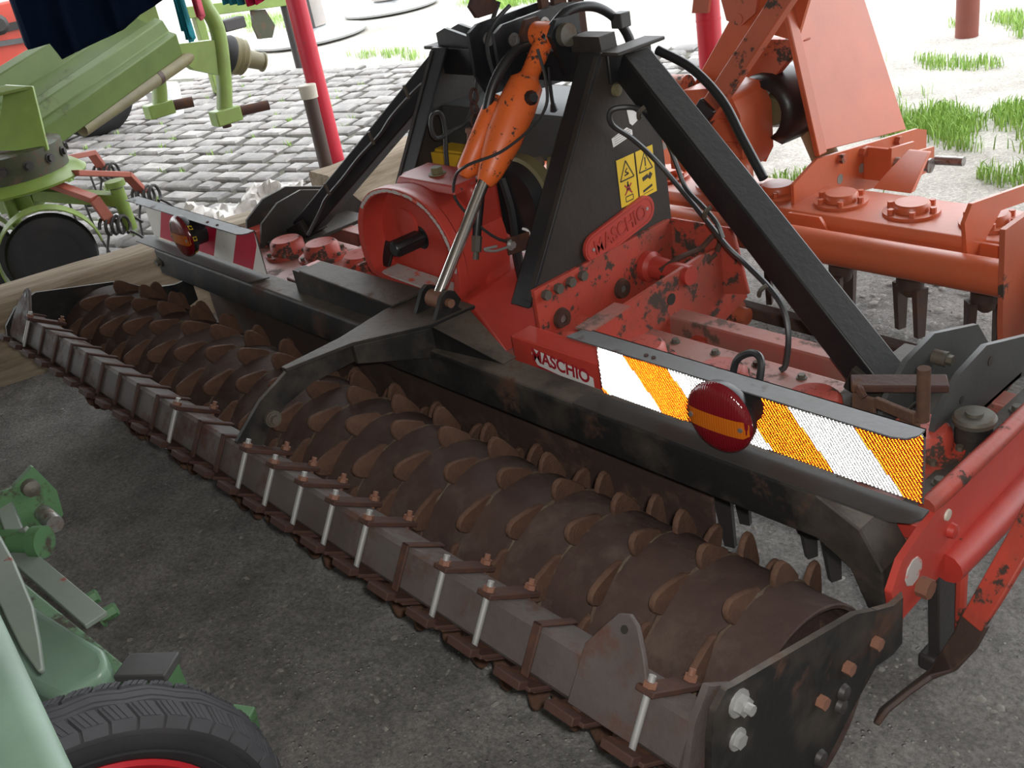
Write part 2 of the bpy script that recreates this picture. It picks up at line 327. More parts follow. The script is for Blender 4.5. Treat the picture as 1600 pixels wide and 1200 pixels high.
def text_mesh(body, M, size, mat, parent, name, depth=0.001, bold=0.0, shear=0.0):
    cu = bpy.data.curves.new(name, 'FONT'); cu.body = body; cu.size = size; cu.extrude = depth; cu.align_x = 'CENTER'; cu.align_y = 'CENTER'; cu.offset = bold; cu.shear = shear
    t = bpy.data.objects.new(name, cu); COL.objects.link(t)
    dg = bpy.context.evaluated_depsgraph_get(); me = bpy.data.meshes.new_from_object(t.evaluated_get(dg))
    bpy.data.objects.remove(t); bpy.data.curves.remove(cu)
    me.transform(M); me.materials.clear(); me.materials.append(MT[mat])
    o = bpy.data.objects.new(name, me); COL.objects.link(o); o.parent = parent
    if parent.type == 'EMPTY': o.location = -parent.location
    return o
# ================================================================ the setting
e1 = V(.944, .33, 0); e2 = V(-.33, .944, 0); P0_ = V(-3.1, 1.93, 0)          # shed edge runs along e1
def uv(u, v, z=0): return P0_ + e1 * u + e2 * v + V(0, 0, z)
m = MB().add([(-2.55, -9, 0), (9, -9, 0), (9, 3.1, 0), (-2.55, 3.1, 0)], [(0, 1, 2, 3)])
# floor: finely gridded so that it can undulate
def sheet(name, mat, x0, x1, y0, y1, n, z, amp, seed):
    rnd = random.Random(seed); me_v = []; fs = []
    for i in range(n + 1):
        for j in range(n + 1):
            x = x0 + (x1 - x0) * i / n; y = y0 + (y1 - y0) * j / n
            me_v.append((x, y, z + amp * (math.sin(x * 5.1 + seed) * math.sin(y * 4.3 + 1.7) * .5 + rnd.uniform(-.5, .5))))
    for i in range(n):
        for j in range(n): a = i * (n + 1) + j; fs.append((a, a + n + 1, a + n + 2, a + 1))
    return struct(MB().add(me_v, fs, 0, True).build(name, mat))
sheet('floor', 'floor_dirt', -2.6, 6, -6, 2.9, 90, -.012, .014, 3)
g = struct(MB().add([(-60, -40, -.03), (60, -40, -.03), (60, 90, -.03), (-60, 90, -.03)], [(0, 1, 2, 3)]).build('ground', 'yard_dirt'))
# pebbles lying on the floor
m = MB(); rnd = random.Random(5)
ico = [(0, 0, 1), (.9, 0, .3), (.28, .86, .3), (-.73, .53, .3), (-.73, -.53, .3), (.28, -.86, .3), (0, 0, -.4)]
def pebble(x, y, r):
    a = rnd.uniform(0, 6.28); sx, sy, sz = rnd.uniform(.7, 1.3) * r, rnd.uniform(.6, 1.1) * r, rnd.uniform(.4, .7) * r; c, s = math.cos(a), math.sin(a)
    m.add([(x + (p[0] * c * sx - p[1] * s * sy), y + (p[0] * s * sx + p[1] * c * sy), -.004 + p[2] * sz) for p in ico], [(0, i, i % 5 + 1) for i in range(1, 6)] + [(6, i % 5 + 1, i) for i in range(1, 6)], 0, False)
for i in range(3200):
    x, y = rnd.uniform(-2.4, 3.0), rnd.uniform(-1.6, 2.8); pebble(x, y, rnd.choice((.004, .005, .006, .008, .012)))
for i in range(7000):
    x, y = rnd.uniform(-1.8, 2.4), rnd.uniform(-1.2, 1.2); pebble(x, y, rnd.choice((.0025, .003, .004, .005)))
for i in range(2200):
    x, y = rnd.uniform(0.2, 2.6), rnd.uniform(1.1, 2.8); pebble(x, y, rnd.choice((.006, .008, .012, .018)))
tag(m.build('gravel', 'pebble'), 'loose gravel scattered over the grey dirt floor', 'gravel', kind='stuff')
# cobbles: staggered rows of setts along the shed edge
base = struct(MB().add([uv(-9, -3.2, -.028), uv(.85, -3.2, -.028), uv(.85, .9, -.028), uv(2.1, .9, -.028), uv(2.1, 3.4, -.028), uv(-9, 3.4, -.028)], [(0, 1, 2, 3, 4, 5)]).build('cobble_paving', 'joint_dirt'))
rnd = random.Random(11); stones = []
v = -3.2
while v < 3.3:
    dv = rnd.uniform(.17, .235); u = -9 + rnd.uniform(0, .2)
    while u < (7 if v < .9 else 2.15 - .35 * math.sin(v * 3)):
        du = rnd.uniform(.17, .33); p = uv(u + du / 2, v + dv / 2)
        ok = (p.x < -2.86 or v > .9) and not (v > 2.9 + .5 * math.sin(u * .7) * math.sin(u * .31) + .25 and True)
        if ok and p.y > -1.5: stones.append((u, v, du, dv))
        u += du
    v += dv
def stone(mb, u, v, du, dv, local=False):
    g_ = rnd.uniform(.008, .020); h = rnd.uniform(-.008, .010); k = .014
    q = [(u + g_ + rnd.uniform(0, .024), v + g_ + rnd.uniform(0, .022)), (u + du - g_ - rnd.uniform(0, .024), v + g_ + rnd.uniform(0, .022)), (u + du - g_ - rnd.uniform(0, .024), v + dv - g_ - rnd.uniform(0, .022)), (u + g_ + rnd.uniform(0, .012), v + dv - g_ - rnd.uniform(0, .022))]
    cx, cy = sum(a for a, b in q) / 4, sum(b for a, b in q) / 4
    low = [uv(a, b, -.03) for a, b in q]; mid = [uv(a, b, h - .012) for a, b in q]; top = [uv(cx + (a - cx) * .84, cy + (b - cy) * .80, h + rnd.uniform(-.004, .004)) for a, b in q]
    fs = [(i, (i + 1) % 4, 4 + (i + 1) % 4, 4 + i) for i in range(4)] + [(4 + i, 4 + (i + 1) % 4, 8 + (i + 1) % 4, 8 + i) for i in range(4)] + [(8, 9, 10, 11)]
    mb.add(low + mid + top, fs)
def vis(s):
    p = uv(s[0], s[1]) - CAM; z = p.dot(_f)
    if z < .1: return None
    px, py = 800 + 1621 * p.dot(_r) / z, 600 + 1621 * p.dot(_d) / z
    return p.length if (80 < px < 760 and 60 < py < 380) else None
order = sorted([s for s in stones if vis(s)], key=vis)
near = set(order[:300]); rest = MB()
for s in stones:
    if s in near:
        mb = MB(); stone(mb, *s); mb.build('cobblestone', 'cobble_stone', base)
    else: stone(rest, *s)
o = rest.build('cobblestones', 'cobble_stone', base); o['kind'] = 'stuff'
# roof over the open-sided shed
m = MB(); q = [uv(-8, .35), uv(8, .35), uv(8, -7.2), uv(-8, -7.2)]
m.add([p + V(0, 0, 3.3) for p in q] + [p + V(0, 0, 3.42) for p in q], [(3, 2, 1, 0), (4, 5, 6, 7), (0, 1, 5, 4), (1, 2, 6, 5), (2, 3, 7, 6), (3, 0, 4, 7)])
struct(m.build('ceiling', 'roof_sheet'))
m = MB(); q = [uv(-.75, -3.05), uv(-.55, -3.05), uv(-.55, -7.2), uv(-.75, -7.2)]
m.hexa([p + V(0, 0, -.03) for p in q] + [p + V(0, 0, 3.3) for p in q]); struct(m.build('blocker_wall_left', 'blocker_wall'))  # added wall, out of view, blocks light from the left rear
m = MB(); q = [uv(-.75, -7.0), uv(8, -7.0), uv(8, -7.2), uv(-.75, -7.2)]
m.hexa([p + V(0, 0, -.03) for p in q] + [p + V(0, 0, 3.3) for p in q]); struct(m.build('blocker_wall_back', 'blocker_wall'))  # unseen wall added behind the camera to dim the light inside
m = MB(); q = [uv(7.8, -1.2), uv(8, -1.2), uv(8, -7.0), uv(7.8, -7.0)]
m.hexa([p + V(0, 0, -.03) for p in q] + [p + V(0, 0, 3.3) for p in q]); struct(m.build('blocker_wall_right', 'blocker_wall'))  # added out of view, keeps sky light from entering at the right end
# posts
def post(name, p, r, top, mat, label, base_r=None):
    m = MB().lathe([(0, r), (top * .25, r), (top * .2501, r * 1.03), (top * .254, r * 1.03), (top * .2541, r), (top, r)], p, (0, 0, 1), 20)
    return tag(m.build(name, mat), label, 'post', None)
post('roof_post', (-3.02, 2.0, -.03), .055, 3.33, 'post_red', 'crimson tubular roof post standing on the cobbles behind the capped pipe')
post('roof_post', (-.8, 2.74, -.03), .055, 3.33, 'post_red', 'crimson tubular post seen behind the orange harrow tower')
post('yard_post', (-1.2, 5.98, -.03), .075, 2.6, 'post_rust', 'rust-brown round post standing far out in the bright yard')
# sill timbers
def timber(x0, x1, y0, y1, z0, z1, label):
    m = MB(); n = 10; rnd = random.Random(int(y0 * 100)); vs = []
    for i in range(n + 1):
        y = y0 + (y1 - y0) * i / n; j = lambda: rnd.uniform(-.006, .006)
        vs += [(x0 + j(), y, z0), (x1 + j(), y, z0), (x1 + j(), y, z1 - .02 + j()), (x1 - .02 + j(), y, z1 + j()), (x0 + .02 + j(), y, z1 + j()), (x0 + j(), y, z1 - .02 + j())]
    m.add(vs, [(6 * i + k, 6 * i + (k + 1) % 6, 6 * i + 6 + (k + 1) % 6, 6 * i + 6 + k) for i in range(n) for k in range(6)] + [(5, 4, 3, 2, 1, 0), tuple(range(6 * n, 6 * n + 6))])
    return tag(m.build('sill_timber', 'old_wood'), label, 'timber', 'squared timbers along the shed edge')
t1 = timber(-2.02, -1.80, -1.75, .95, -.02, .345, 'tall weathered squared timber at the left end of the roller')
t1.matrix_world = Matrix.Translation((-2.18, 0, 0)) @ Matrix.Rotation(math.radians(-14), 4, 'Z') @ Matrix.Translation((1.82, 0, 0))
timber(-2.82, -2.60, 1.70, 2.95, -.02, .215, 'lower weathered timber seen between the left brace and the tower')
# capped pipe leaning by the post
t = thing('capped_pipe', 'dark brown pipe with a white cap standing beside the crimson post', 'pipe', (-2.90, 1.86, 0))
MB().cyl((-2.90, 1.86, 0), (-2.92, 1.88, .60), .040, n=18).build('pipe', 'pipe_brown', t)
MB().lathe([(0, .047), (.07, .050), (.074, .046), (.075, .001)], (-2.919, 1.879, .57), (-.03, .03, 1), 20).build('pipe_cap', 'cap_white', t)
# crumpled white sheet on the cobbles
m = MB(); rnd = random.Random(9); n, k = 34, 18; vs = []
for i in range(n + 1):
    for j in range(k + 1):
        s, w = i / n, j / k
        c = V(-3.18, 1.10, 0).lerp(V(-3.12, 1.80, 0), s); dr = V(-.93, .36, 0)
        p = c + dr * (w - .5) * (.42 + .10 * math.sin(s * 9))
        z = .02 + .17 * math.exp(-((w - .45) / .28) ** 2) * (.55 + .45 * math.sin(s * 17 + 3 * w) * math.cos(s * 7)) + .05 * math.sin(23 * s + 11 * w) * (1 - abs(2 * w - 1)) + rnd.uniform(-.014, .014)
        vs.append(p + V(rnd.uniform(-.012, .012), rnd.uniform(-.012, .012), max(.004, z)))
m.add(vs, [(i * (k + 1) + j, (i + 1) * (k + 1) + j, (i + 1) * (k + 1) + j + 1, i * (k + 1) + j + 1) for i in range(n) for j in range(k)], 0, False)
o = m.build('plastic_sheet', 'sheet_white'); so = o.modifiers.new('solid', 'SOLIDIFY'); so.thickness = .003
tag(o, 'crumpled off-white plastic sheet lying on the cobbles behind the left board', 'sheet')
# grass
def grass(cx, cy, rx, ry, n, h, label, seed):
    m = MB(); rnd = random.Random(seed)
    for i in range(n):
        a = rnd.uniform(0, 6.28); r = math.sqrt(rnd.random()); x = cx + rx * r * math.cos(a); y = cy + ry * r * math.sin(a)
        if math.sin(x * 6.1 + seed) * math.sin(y * 5.3 + seed * 2) + .5 * math.sin(x * 17 + y * 11) + rnd.gauss(0, .45) - .9 * r * r < -.25: continue
        hh = h * rnd.uniform(.4, 1.15); b = rnd.uniform(0, 6.28); w = rnd.uniform(.002, .0042); lx, ly = math.cos(b), math.sin(b); t = rnd.uniform(.1, 1.0) * hh
        bb = rnd.uniform(0, 6.28); ox, oy = math.cos(bb) * t, math.sin(bb) * t
        m.add([(x - lx * w, y - ly * w, -.03), (x + lx * w, y + ly * w, -.03), (x + lx * w * .7 + ox * .4, y + ly * w * .7 + oy * .4, hh * .6), (x - lx * w * .7 + ox * .4, y - ly * w * .7 + oy * .4, hh * .6), (x + ox, y + oy, hh)], [(0, 1, 2, 3), (3, 2, 4)])
    return tag(m.build('grass_patch', 'grass'), label, 'grass', 'grass patches in the yard', 'stuff')
GR = [(.05, 4.10, 1.0, .40, 12000, .042, 'bright green grass strip in the yard right of the orange harrow'), (-.30, 6.3, 1.2, .42, 6500, .045, 'grass clump beside the rust-brown yard post'), (.55, 3.42, .42, .16, 1500, .05, 'sparse grass tufts just beyond the orange link pins'),
      (-.95, 4.55, .26, .16, 700, .045, 'small grass tuft in the dirt left of the big grass strip'), (-.35, 3.0, .34, .22, 1600, .045, 'grass tufts under the orange tower seen through the gap'), (-1.0, 5.25, .42, .16, 700, .04, 'thin grass sprouts in the bright paving joints'),
      (-7.2, 7.25, .9, .45, 3600, .08, 'grass verge right of the grey mower discs'), (-11.2, 6.0, 1.5, .5, 3600, .08, 'grass verge behind the leftmost disc'), (-6.4, 4.85, .7, .18, 900, .04, 'sparse grass at the far edge of the cobbles')]
for i, a in enumerate(GR): grass(*a, seed=20 + i)
# sprouts between the cobbles
m = MB(); rnd = random.Random(31)
for i in range(70):
    s = order[rnd.randrange(min(len(order), 700))]; p = uv(s[0], s[1])
    for j in range(9):
        x, y = p.x + rnd.uniform(-.035, .035), p.y + rnd.uniform(-.02, .02); h = rnd.uniform(.012, .035); b = rnd.uniform(0, 6.28)
        m.add([(x - .004 * math.cos(b), y - .004 * math.sin(b), -.02), (x + .004 * math.cos(b), y + .004 * math.sin(b), -.02), (x + rnd.uniform(-.02, .02), y + rnd.uniform(-.02, .02), h)], [(0, 1, 2)])
tag(m.build('weed_sprouts', 'grass'), 'tiny green weeds sprouting in the cobble joints', 'weeds', kind='stuff')
# ================================================================ the red and black power harrow
H = thing('power_harrow', 'red and black power harrow with rusty spiked packer roller, striped boards and round rear lamps', 'harrow', (0, 0.45, 0))
TZ = 0.44
# --- gear trough
m = MB().prism([(.40, TZ), (.77, TZ), (.80, .41), (.79, .33), (.70, .29), (.48, .29), (.39, .33), (.375, .41)], 'x', -1.5, 1.5)
tr = m.build('trough', 'red_dusty', H, 0.006)
m = MB()
for x in (-1.28, -1.03, -.78, .62, .75, .877, 1.005, 1.13, 1.26):
    m.bolt((x, .735, TZ), (0, 0, 1), .009, .008)
m.each('flange_bolt', 'bolt_grey', tr)
MB().box(-1.5, .98, .405, .415, .13, .41).build('mud_board', 'tine_rust', H, .002)
MB().box(-1.46, 1.46, .84, .90, .36, .445).build('front_rail', 'red_dusty', H, 0.005)
m = MB()
for x in (-1.42, -.62, .62, 1.42): m.box(x - .02, x + .02, .78, .86, .37, .41)
m.each('rail_strut', 'red_worn', H)
# cover plate halves with a raised seam
MB().box(-.84, -.55, .42, .74, TZ, .468).build('cover_plate', 'red_dusty', H, 0.004)
# --- rotor bearing caps
m = MB().lathe([(0, .088), (.012, .088), (.014, .066), (.048, .062), (.058, .052), (.059, .001)], (0, 0, 0), (0, 0, 1), 28)
for k in range(6):
    a = k * math.pi / 3 + .3; m.bolt((.076 * math.cos(a), .076 * math.sin(a), .012), (0, 0, 1), .008, .008, 1, washer=False)
cap0 = m.build('bearing_cap', ['red_worn', 'bolt_grey'])
first = True
for k in range(12):
    M = Matrix.Translation((-1.375 + .25 * k, .60, TZ + (.028 if k in (2, 3) else 0)))
    c = inst(cap0, H, M)
bpy.data.objects.remove(cap0)
# --- tines under the trough (pairs of knives)
m = MB().lathe([(0, .05), (.05, .05), (.05, .035), (.09, .035)], (0, 0, -.09), (0, 0, 1), 12)
for s in (-1, 1):
    m.hexa([V(s * .05 - .008, -.028, -.215), V(s * .05 + .008, -.028, -.215), V(s * .05 + .008, .0, -.215), V(s * .05 - .008, .0, -.215),
            V(s * .05 - .008, -.025, -.05), V(s * .05 + .008, -.025, -.05), V(s * .05 + .008, .025, -.05), V(s * .05 - .008, .025, -.05)])
tine0 = m.build('rotor_tines', 'tine_dark')
for k in range(12):
    inst(tine0, H, Matrix.Translation((-1.375 + .25 * k, .60, .225)) @ Matrix.Rotation(.9 * k, 4, 'Z'))
bpy.data.objects.remove(tine0)
# --- right side cheek
m = MB()
m.prism([(.235, .385), (.245, .33), (.27, .295), (.36, .30), (.50, .315), (1.0, .33), (1.0, .475), (.40, .475), (.33, .455), (.27, .435)], 'x', 1.508, 1.522)
ck = m.build('side_cheek', 'red_clean', H, 0.003)
MB().tube([(1.525, .43, .315), (1.53, .6, .322), (1.53, 1.0, .335)], .034, 12, sub=3).build('cheek_fold', 'red_paint', ck)
MB().tube([(1.505, .385, .478), (1.51, .5, .482), (1.51, 1.0, .482)], .018, 10, sub=3).build('rolled_edge', 'red_worn', ck)
MB().lathe([(0, .030), (.002, .029), (.003, .001)], (1.5222, .31, .385), (1, 0, 0), 9).build('bare_patch', 'grey_scuff', ck)
m = MB().lathe([(0, .012), (.004, .011), (.005, .001)], (1.5222, .43, .44), (1, 0, 0), 14); m.build('grease_plug', 'cap_white', ck)
m = MB().lathe([(0, .016), (.012, .014), (.016, .002)], (1.522, .445, .395), (1, 0, 0), 12); m.build('rivet_boss', 'red_paint', ck)
MB().box(1.30, 1.50, .37, .41, .40, .44).build('end_step', 'red_paint', H, .004)
# seam strips on the trough end
MB().box(1.44, 1.50, .40, .98, TZ, .447).build('seam_strip', 'black_dusty', H)
m = MB()
for y in (.505, .645, .83, .94): m.bolt((1.468, y, .447), (0, 0, 1), .011, .009)
m.each('seam_bolt', 'bolt_grey', H)
# oil filler
m = MB().lathe([(0, .036), (.035, .037), (.06, .034)], (1.455, .665, TZ), (0, 0, 1), 20)
fn = m.build('oil_filler', 'black_rusty', H)
m = MB().lathe([(0, .041), (.010, .043), (.016, .038), (.018, .018), (.024, .017), (.025, .001)], (1.455, .665, TZ + .06), (0, 0, 1), 22)
m.build('filler_lid', 'bolt_grey', fn)
# --- side knife, hook and bent deflector strap
m = MB().hexa([V(1.475, .47, .02), V(1.50, .47, .02), V(1.50, .53, .01), V(1.475, .53, .01), V(1.475, .45, .30), V(1.50, .45, .30), V(1.50, .60, .29), V(1.475, .60, .29)])
m.build('side_tine', 'tine_dark', H, .003)
m = MB()
m.box(1.46, 1.515, .45, .56, .005, .045)
m.build('tine_foot', 'tine_dark', H, .008)
m = MB().tube([(1.535, .49, .33), (1.545, .455, .30), (1.545, .455, .22), (1.54, .47, .13)], .011, 8, sub=6)
m.build('tine_keeper', 'red_worn', H)
# strap: flat bar swept along a bent path
def ribbon(m, P, w, th, updir, mi=0):
    vs = []; n = len(P); P = [Vector(p) for p in P]
    for i in range(n):
        d = (P[min(n - 1, i + 1)] - P[max(0, i - 1)]).normalized(); ww = w[i] if isinstance(w, (list, tuple)) else w
        a = Vector(updir); a = (a - d * a.dot(d)).normalized(); b = d.cross(a)
        vs += [P[i] + a * ww / 2 + b * th / 2, P[i] + a * ww / 2 - b * th / 2, P[i] - a * ww / 2 - b * th / 2, P[i] - a * ww / 2 + b * th / 2]
    m.add(vs, [(3, 2, 1, 0), tuple(range(4 * n - 4, 4 * n))] + [(4 * i + j, 4 * i + (j + 1) % 4, 4 * i + 4 + (j + 1) % 4, 4 * i + 4 + j) for i in range(n - 1) for j in range(4)], mi)
    return m
ribbon(MB(), [(1.655, .80, .62), (1.65, .62, .50), (1.64, .50, .41), (1.615, .42, .30), (1.595, .40, .235)], [.06, .06, .055, .05, .045], .014, (1, 0, .35)).build('deflector_strap', 'red_worn', H, .003)
ribbon(MB(), [(1.600, .405, .25), (1.585, .40, .19), (1.555, .40, .12), (1.525, .385, .075), (1.50, .33, .05), (1.487, .275, .04), (1.484, .25, .02)], [.055, .05, .048, .055, .055, .04, .012], .012, (.6, 0, .8)).build('deflector_tip', 'tine_rust', H, .003)

# --- roller carrying beam
m = MB()
m.prism([(.25, .425), (.25, .520), (.256, .527), (.335, .527), (.34, .52), (.34, .425)], 'x', -1.5, 1.36)
A = [V(1.36, .25, .425), V(1.36, .25, .525), V(1.36, .34, .525), V(1.36, .34, .425)]
B = [V(1.43, .25, .385), V(1.45, .25, .485), V(1.45, .345, .485), V(1.43, .345, .385)]
C_ = [V(1.465, .25, .31), V(1.495, .25, .41), V(1.495, .345, .41), V(1.465, .345, .31)]
D = [V(1.475, .25, .22), V(1.505, .25, .28), V(1.505, .34, .28), V(1.475, .34, .22)]
for P, Q in ((A, B), (B, C_), (C_, D)):
    m.add(P + Q, [(i, (i + 1) % 4, 4 + (i + 1) % 4, 4 + i) for i in range(4)])
m.add(D, [(0, 1, 2, 3)])
beam = m.build('roller_beam', 'black_rusty', H, .004)
m = MB().bolt((-1.485, .25, .475), (0, -1, 0), .013, .012)
m.build('beam_bolt', 'bolt_grey', beam)
# raised middle box and its flanks
m = MB()
m.prism([(-.54, .527), (-.54, .600), (.14, .592), (.30, .555), (.44, .527)], 'y', .30, .345)
m.build('beam_saddle', 'black_rusty', H, .005)
MB().hexa([V(-.50, .30, .598), V(.02, .28, .598), V(.02, .40, .598), V(-.50, .385, .598), V(-.50, .30, .606), V(.02, .28, .606), V(.02, .40, .606), V(-.50, .385, .606)]).build('saddle_plate', 'black_rusty', H, .003)
# arched arm from the beam over the roller to the scraper bar
m = MB()
out = [(-.285, .475), (-.29, .50), (-.20, .572), (-.108, .612), (.07, .605), (.30, .580), (.40, .575), (.40, .44), (.27, .44), (.22, .53), (.10, .552), (-.05, .552), (-.14, .53), (-.20, .49), (-.225, .46)]
m.prism(out, 'x', .095, .107)
m.add([(.09, -.115, .612), (.112, -.115, .612), (.135, .07, .607), (.205, .27, .588), (.205, .42, .580), (.0, .42, .580), (.0, .27, .588), (.075, .07, .607),
       (.09, -.115, .622), (.112, -.115, .622), (.135, .07, .617), (.205, .27, .598), (.205, .42, .590), (.0, .42, .590), (.0, .27, .598), (.075, .07, .617)],
      [(0, 1, 2, 7), (7, 2, 3, 6), (6, 3, 4, 5), (8, 15, 10, 9), (15, 14, 11, 10), (14, 13, 12, 11)] + [(i, (i + 1) % 8, 8 + (i + 1) % 8, 8 + i) for i in range(8)])
m.hexa([V(.12, .07, .555), V(.135, .07, .555), V(.205, .27, .50), V(.19, .27, .50), V(.12, .07, .607), V(.135, .07, .607), V(.205, .27, .588), V(.19, .27, .588)])
m.hexa([V(.19, .27, .43), V(.205, .27, .43), V(.42, .30, .43), V(.42, .32, .43), V(.19, .27, .588), V(.205, .27, .588), V(.42, .30, .53), V(.42, .32, .53)])
m.add([(.205, .27, .59), (.42, .30, .53), (.42, .34, .53), (.205, .40, .585), (.205, .27, .582), (.42, .30, .522), (.42, .34, .522), (.205, .40, .577)], [(0, 1, 2, 3), (7, 6, 5, 4), (0, 4, 5, 1), (1, 5, 6, 2), (2, 6, 7, 3), (3, 7, 4, 0)])
arm = m.build('roller_arm', 'black_rusty', H, .003)
m = MB().cyl((.107, -.185, .515), (.116, -.185, .515), .022, n=14).bolt((.116, -.185, .515), (1, 0, 0), .012, .01)
m.build('arm_bolt', 'bolt_grey', arm)
# lugs and pin for the lift cylinder
for x in (.098, .182):
    MB().prism([(.285, .59), (.30, .61), (.325, .65), (.345, .660), (.37, .65), (.385, .62), (.37, .605), (.385, .588)], 'x', x, x + .014).build('cylinder_lug', 'black_rusty', H, .003)
MB().cyl((.085, .342, .628), (.21, .342, .628), .012, n=12).build('lug_pin', 'bolt_rust', H)

# --- packer roller
RZ = .26; RD = .205
rings = [1.395 - .125 * k for k in range(23)]
xs = sorted(rings)
prof = []; x0 = -1.49
pr_ = [(0, RD)]
for x in xs:
    t = x - x0; pr_ += [(t - .030, RD), (t - .006, RD + .003), (t + .006, RD + .003), (t + .030, RD - .001)]
pr_.append((1.492 - x0, RD))
pr_ += [(1.494 - x0, RD - .003), (1.492 - x0, RD - .010), (1.40 - x0, RD - .010), (1.40 - x0, .045), (1.46 - x0, .04)]
m = MB().lathe(pr_, (x0, 0, RZ), (1, 0, 0), 72)
drum = m.build('packer_roller', 'drum_rust', H)
m = MB()
for x in xs:      # rough weld seam at the foot of every row of teeth
    P = [(x + random.uniform(-.003, .003), (RD + .0005) * math.cos(a), RZ + (RD + .0005) * math.sin(a)) for a in [2 * math.pi * i / 60 for i in range(60)]]
    m.tube(P, [random.uniform(.003, .0068) for _ in range(60)], 5, sub=1, closed=True)
w = m.build('weld_seams', 'weld_bead', drum); w['kind'] = 'stuff'
# tooth: a rounded shark-fin plate, local x = along the axle, y = along the rim, z = outwards
fin = [(-.028, -.012), (-.042, .008), (-.048, .026), (-.046, .040), (-.037, .048), (-.024, .048), (-.004, .040), (.026, .024), (.052, .008), (.062, -.012)]
m = MB(); n = len(fin); vs = []
for x, sc in ((-.0065, .93), (-.0035, 1.0), (.0035, 1.0), (.0065, .93)):
    vs += [V(x, -.004 + (p[0] + .004) * sc, .015 + (p[1] - .015) * sc) for p in fin]
m.add(vs, [list(range(n))[::-1], list(range(3 * n, 4 * n))]); m.add(vs, [(j * n + i, j * n + (i + 1) % n, (j + 1) * n + (i + 1) % n, (j + 1) * n + i) for j in range(3) for i in range(n)], 0, True)
tooth0 = m.build('roller_tooth', 'tooth_rust')
for r_, x in enumerate(rings):
    for k in range(11):
        a = 2 * math.pi * (k / 11) + r_ * .19 + random.uniform(-.02, .02)
        # outward = (0, cos a, sin a); rim direction towards the rear-down side comes out at fin -y
        o = V(0, math.cos(a), math.sin(a)); t = V(0, math.sin(a), -math.cos(a))
        M = Matrix(((1, 0, 0, x), (0, t.y, o.y, o.y * RD), (0, t.z, o.z, RZ + o.z * RD), (0, 0, 0, 1))) @ Matrix.Rotation(math.radians(7 + random.uniform(-4, 4)), 4, 'Z') @ Matrix.Rotation(math.radians(random.uniform(-5, 9)), 4, 'Y')
        inst(tooth0, drum, M)
bpy.data.objects.remove(tooth0)
MB().cyl((1.40, 0, RZ), (1.53, 0, RZ), .032, n=16).build('axle_stub', 'bolt_grey', drum)

# --- scraper bar
E0 = V(0, -.293, .50); U = V(0, -.53, -.848); WV = V(0, .848, -.53); B_ = .088
def sb(x, a, b): return V(x, 0, 0) + E0 + WV * a + U * b      # a: towards the roller, b: down the rear face
m = MB(); r = .008
sec = [(r, 0), (B_ - r, 0), (B_, r), (B_, B_ - r), (B_ - r, B_), (r, B_), (0, B_ - r), (0, r)]
m.add([sb(-1.50, *p) for p in sec] + [sb(1.505, *p) for p in sec], [list(range(8))[::-1], list(range(8, 16))])
m.add([sb(-1.50, *p) for p in sec] + [sb(1.505, *p) for p in sec], [(i, (i + 1) % 8, 8 + (i + 1) % 8, 8 + i) for i in range(8)])
sbar = m.build('scraper_bar', 'bar_steel', H)
def quad_box(m, x0, x1, a0, a1, b0, b1, mi=0):
    return m.hexa([sb(x0, a0, b0), sb(x1, a0, b0), sb(x1, a1, b0), sb(x0, a1, b0), sb(x0, a0, b1), sb(x1, a0, b1), sb(x1, a1, b1), sb(x0, a1, b1)], mi)
XK = lambda k: -1.075 + .125 * k
# scraper blade with its holder (local x about 0)
m = MB()
quad_box(m, -.04, .04, -.028, .10, B_ + .004, B_ + .012)
m.add([sb(-.052, .09, B_ + .004), sb(.052, .09, B_ + .004), sb(.056, .125, B_ - .01), sb(-.056, .125, B_ - .01),
       sb(-.052, .09, B_ + .012), sb(.052, .09, B_ + .012), sb(.056, .125, B_ - .002), sb(-.056, .125, B_ - .002)],
      [(3, 2, 1, 0), (4, 5, 6, 7), (0, 1, 5, 4), (1, 2, 6, 5), (2, 3, 7, 6), (3, 0, 4, 7)])
quad_box(m, -.035, .03, -.045, -.022, B_ - .004, B_ + .012)
quad_box(m, -.02, .02, .01, .07, B_ + .012, B_ + .028)
blade0 = m.build('scraper_blade', 'strap_rust', bevel=.002)
# welded strap
m = MB()
quad_box(m, -.010, .010, -.006, B_ + .004, -.006, 0.0); quad_box(m, -.010, .010, -.006, 0.0, -.006, B_ + .004)
strap0 = m.build('clamp_strap', 'strap_rust', bevel=.003)
# flat clamp plate with two bright rods
m = MB(); quad_box(m, -.018, .018, -.020, B_ + .022, -.011, 0.0); plate0 = m.build('clamp_plate', 'strap_rust', bevel=.002)
m = MB().cyl(sb(0, -.009, -.030), sb(0, -.009, B_ + .02), .0062, n=10); rod0 = m.build('clamp_rod', 'zinc')
m = MB().cyl(sb(0, -.009, -.020), sb(0, -.009, -.011), .0115, n=6, sm=False); nut0 = m.build('clamp_nut', 'bolt_rust')
m = MB().cyl(sb(0, B_ + .009, -.020), sb(0, B_ + .009, -.011), .0115, n=6, sm=False).cyl(sb(0, B_ + .009, -.03), sb(0, B_ + .009, B_ * .5), .0062, n=8); nut1 = m.build('clamp_stud', 'bolt_rust')
rods = {-2, 7, 10, 11, 12, 13, 14, 16, 17, 20}
for k in range(-3, 21):
    T = Matrix.Translation((XK(k), 0, 0))
    inst(blade0, sbar, T)
    if k in rods:
        for o in (plate0, rod0, nut0, nut1): inst(o, sbar, T)
    else: inst(strap0, sbar, T)
for o in (blade0, strap0, plate0, rod0, nut0, nut1): bpy.data.objects.remove(o)
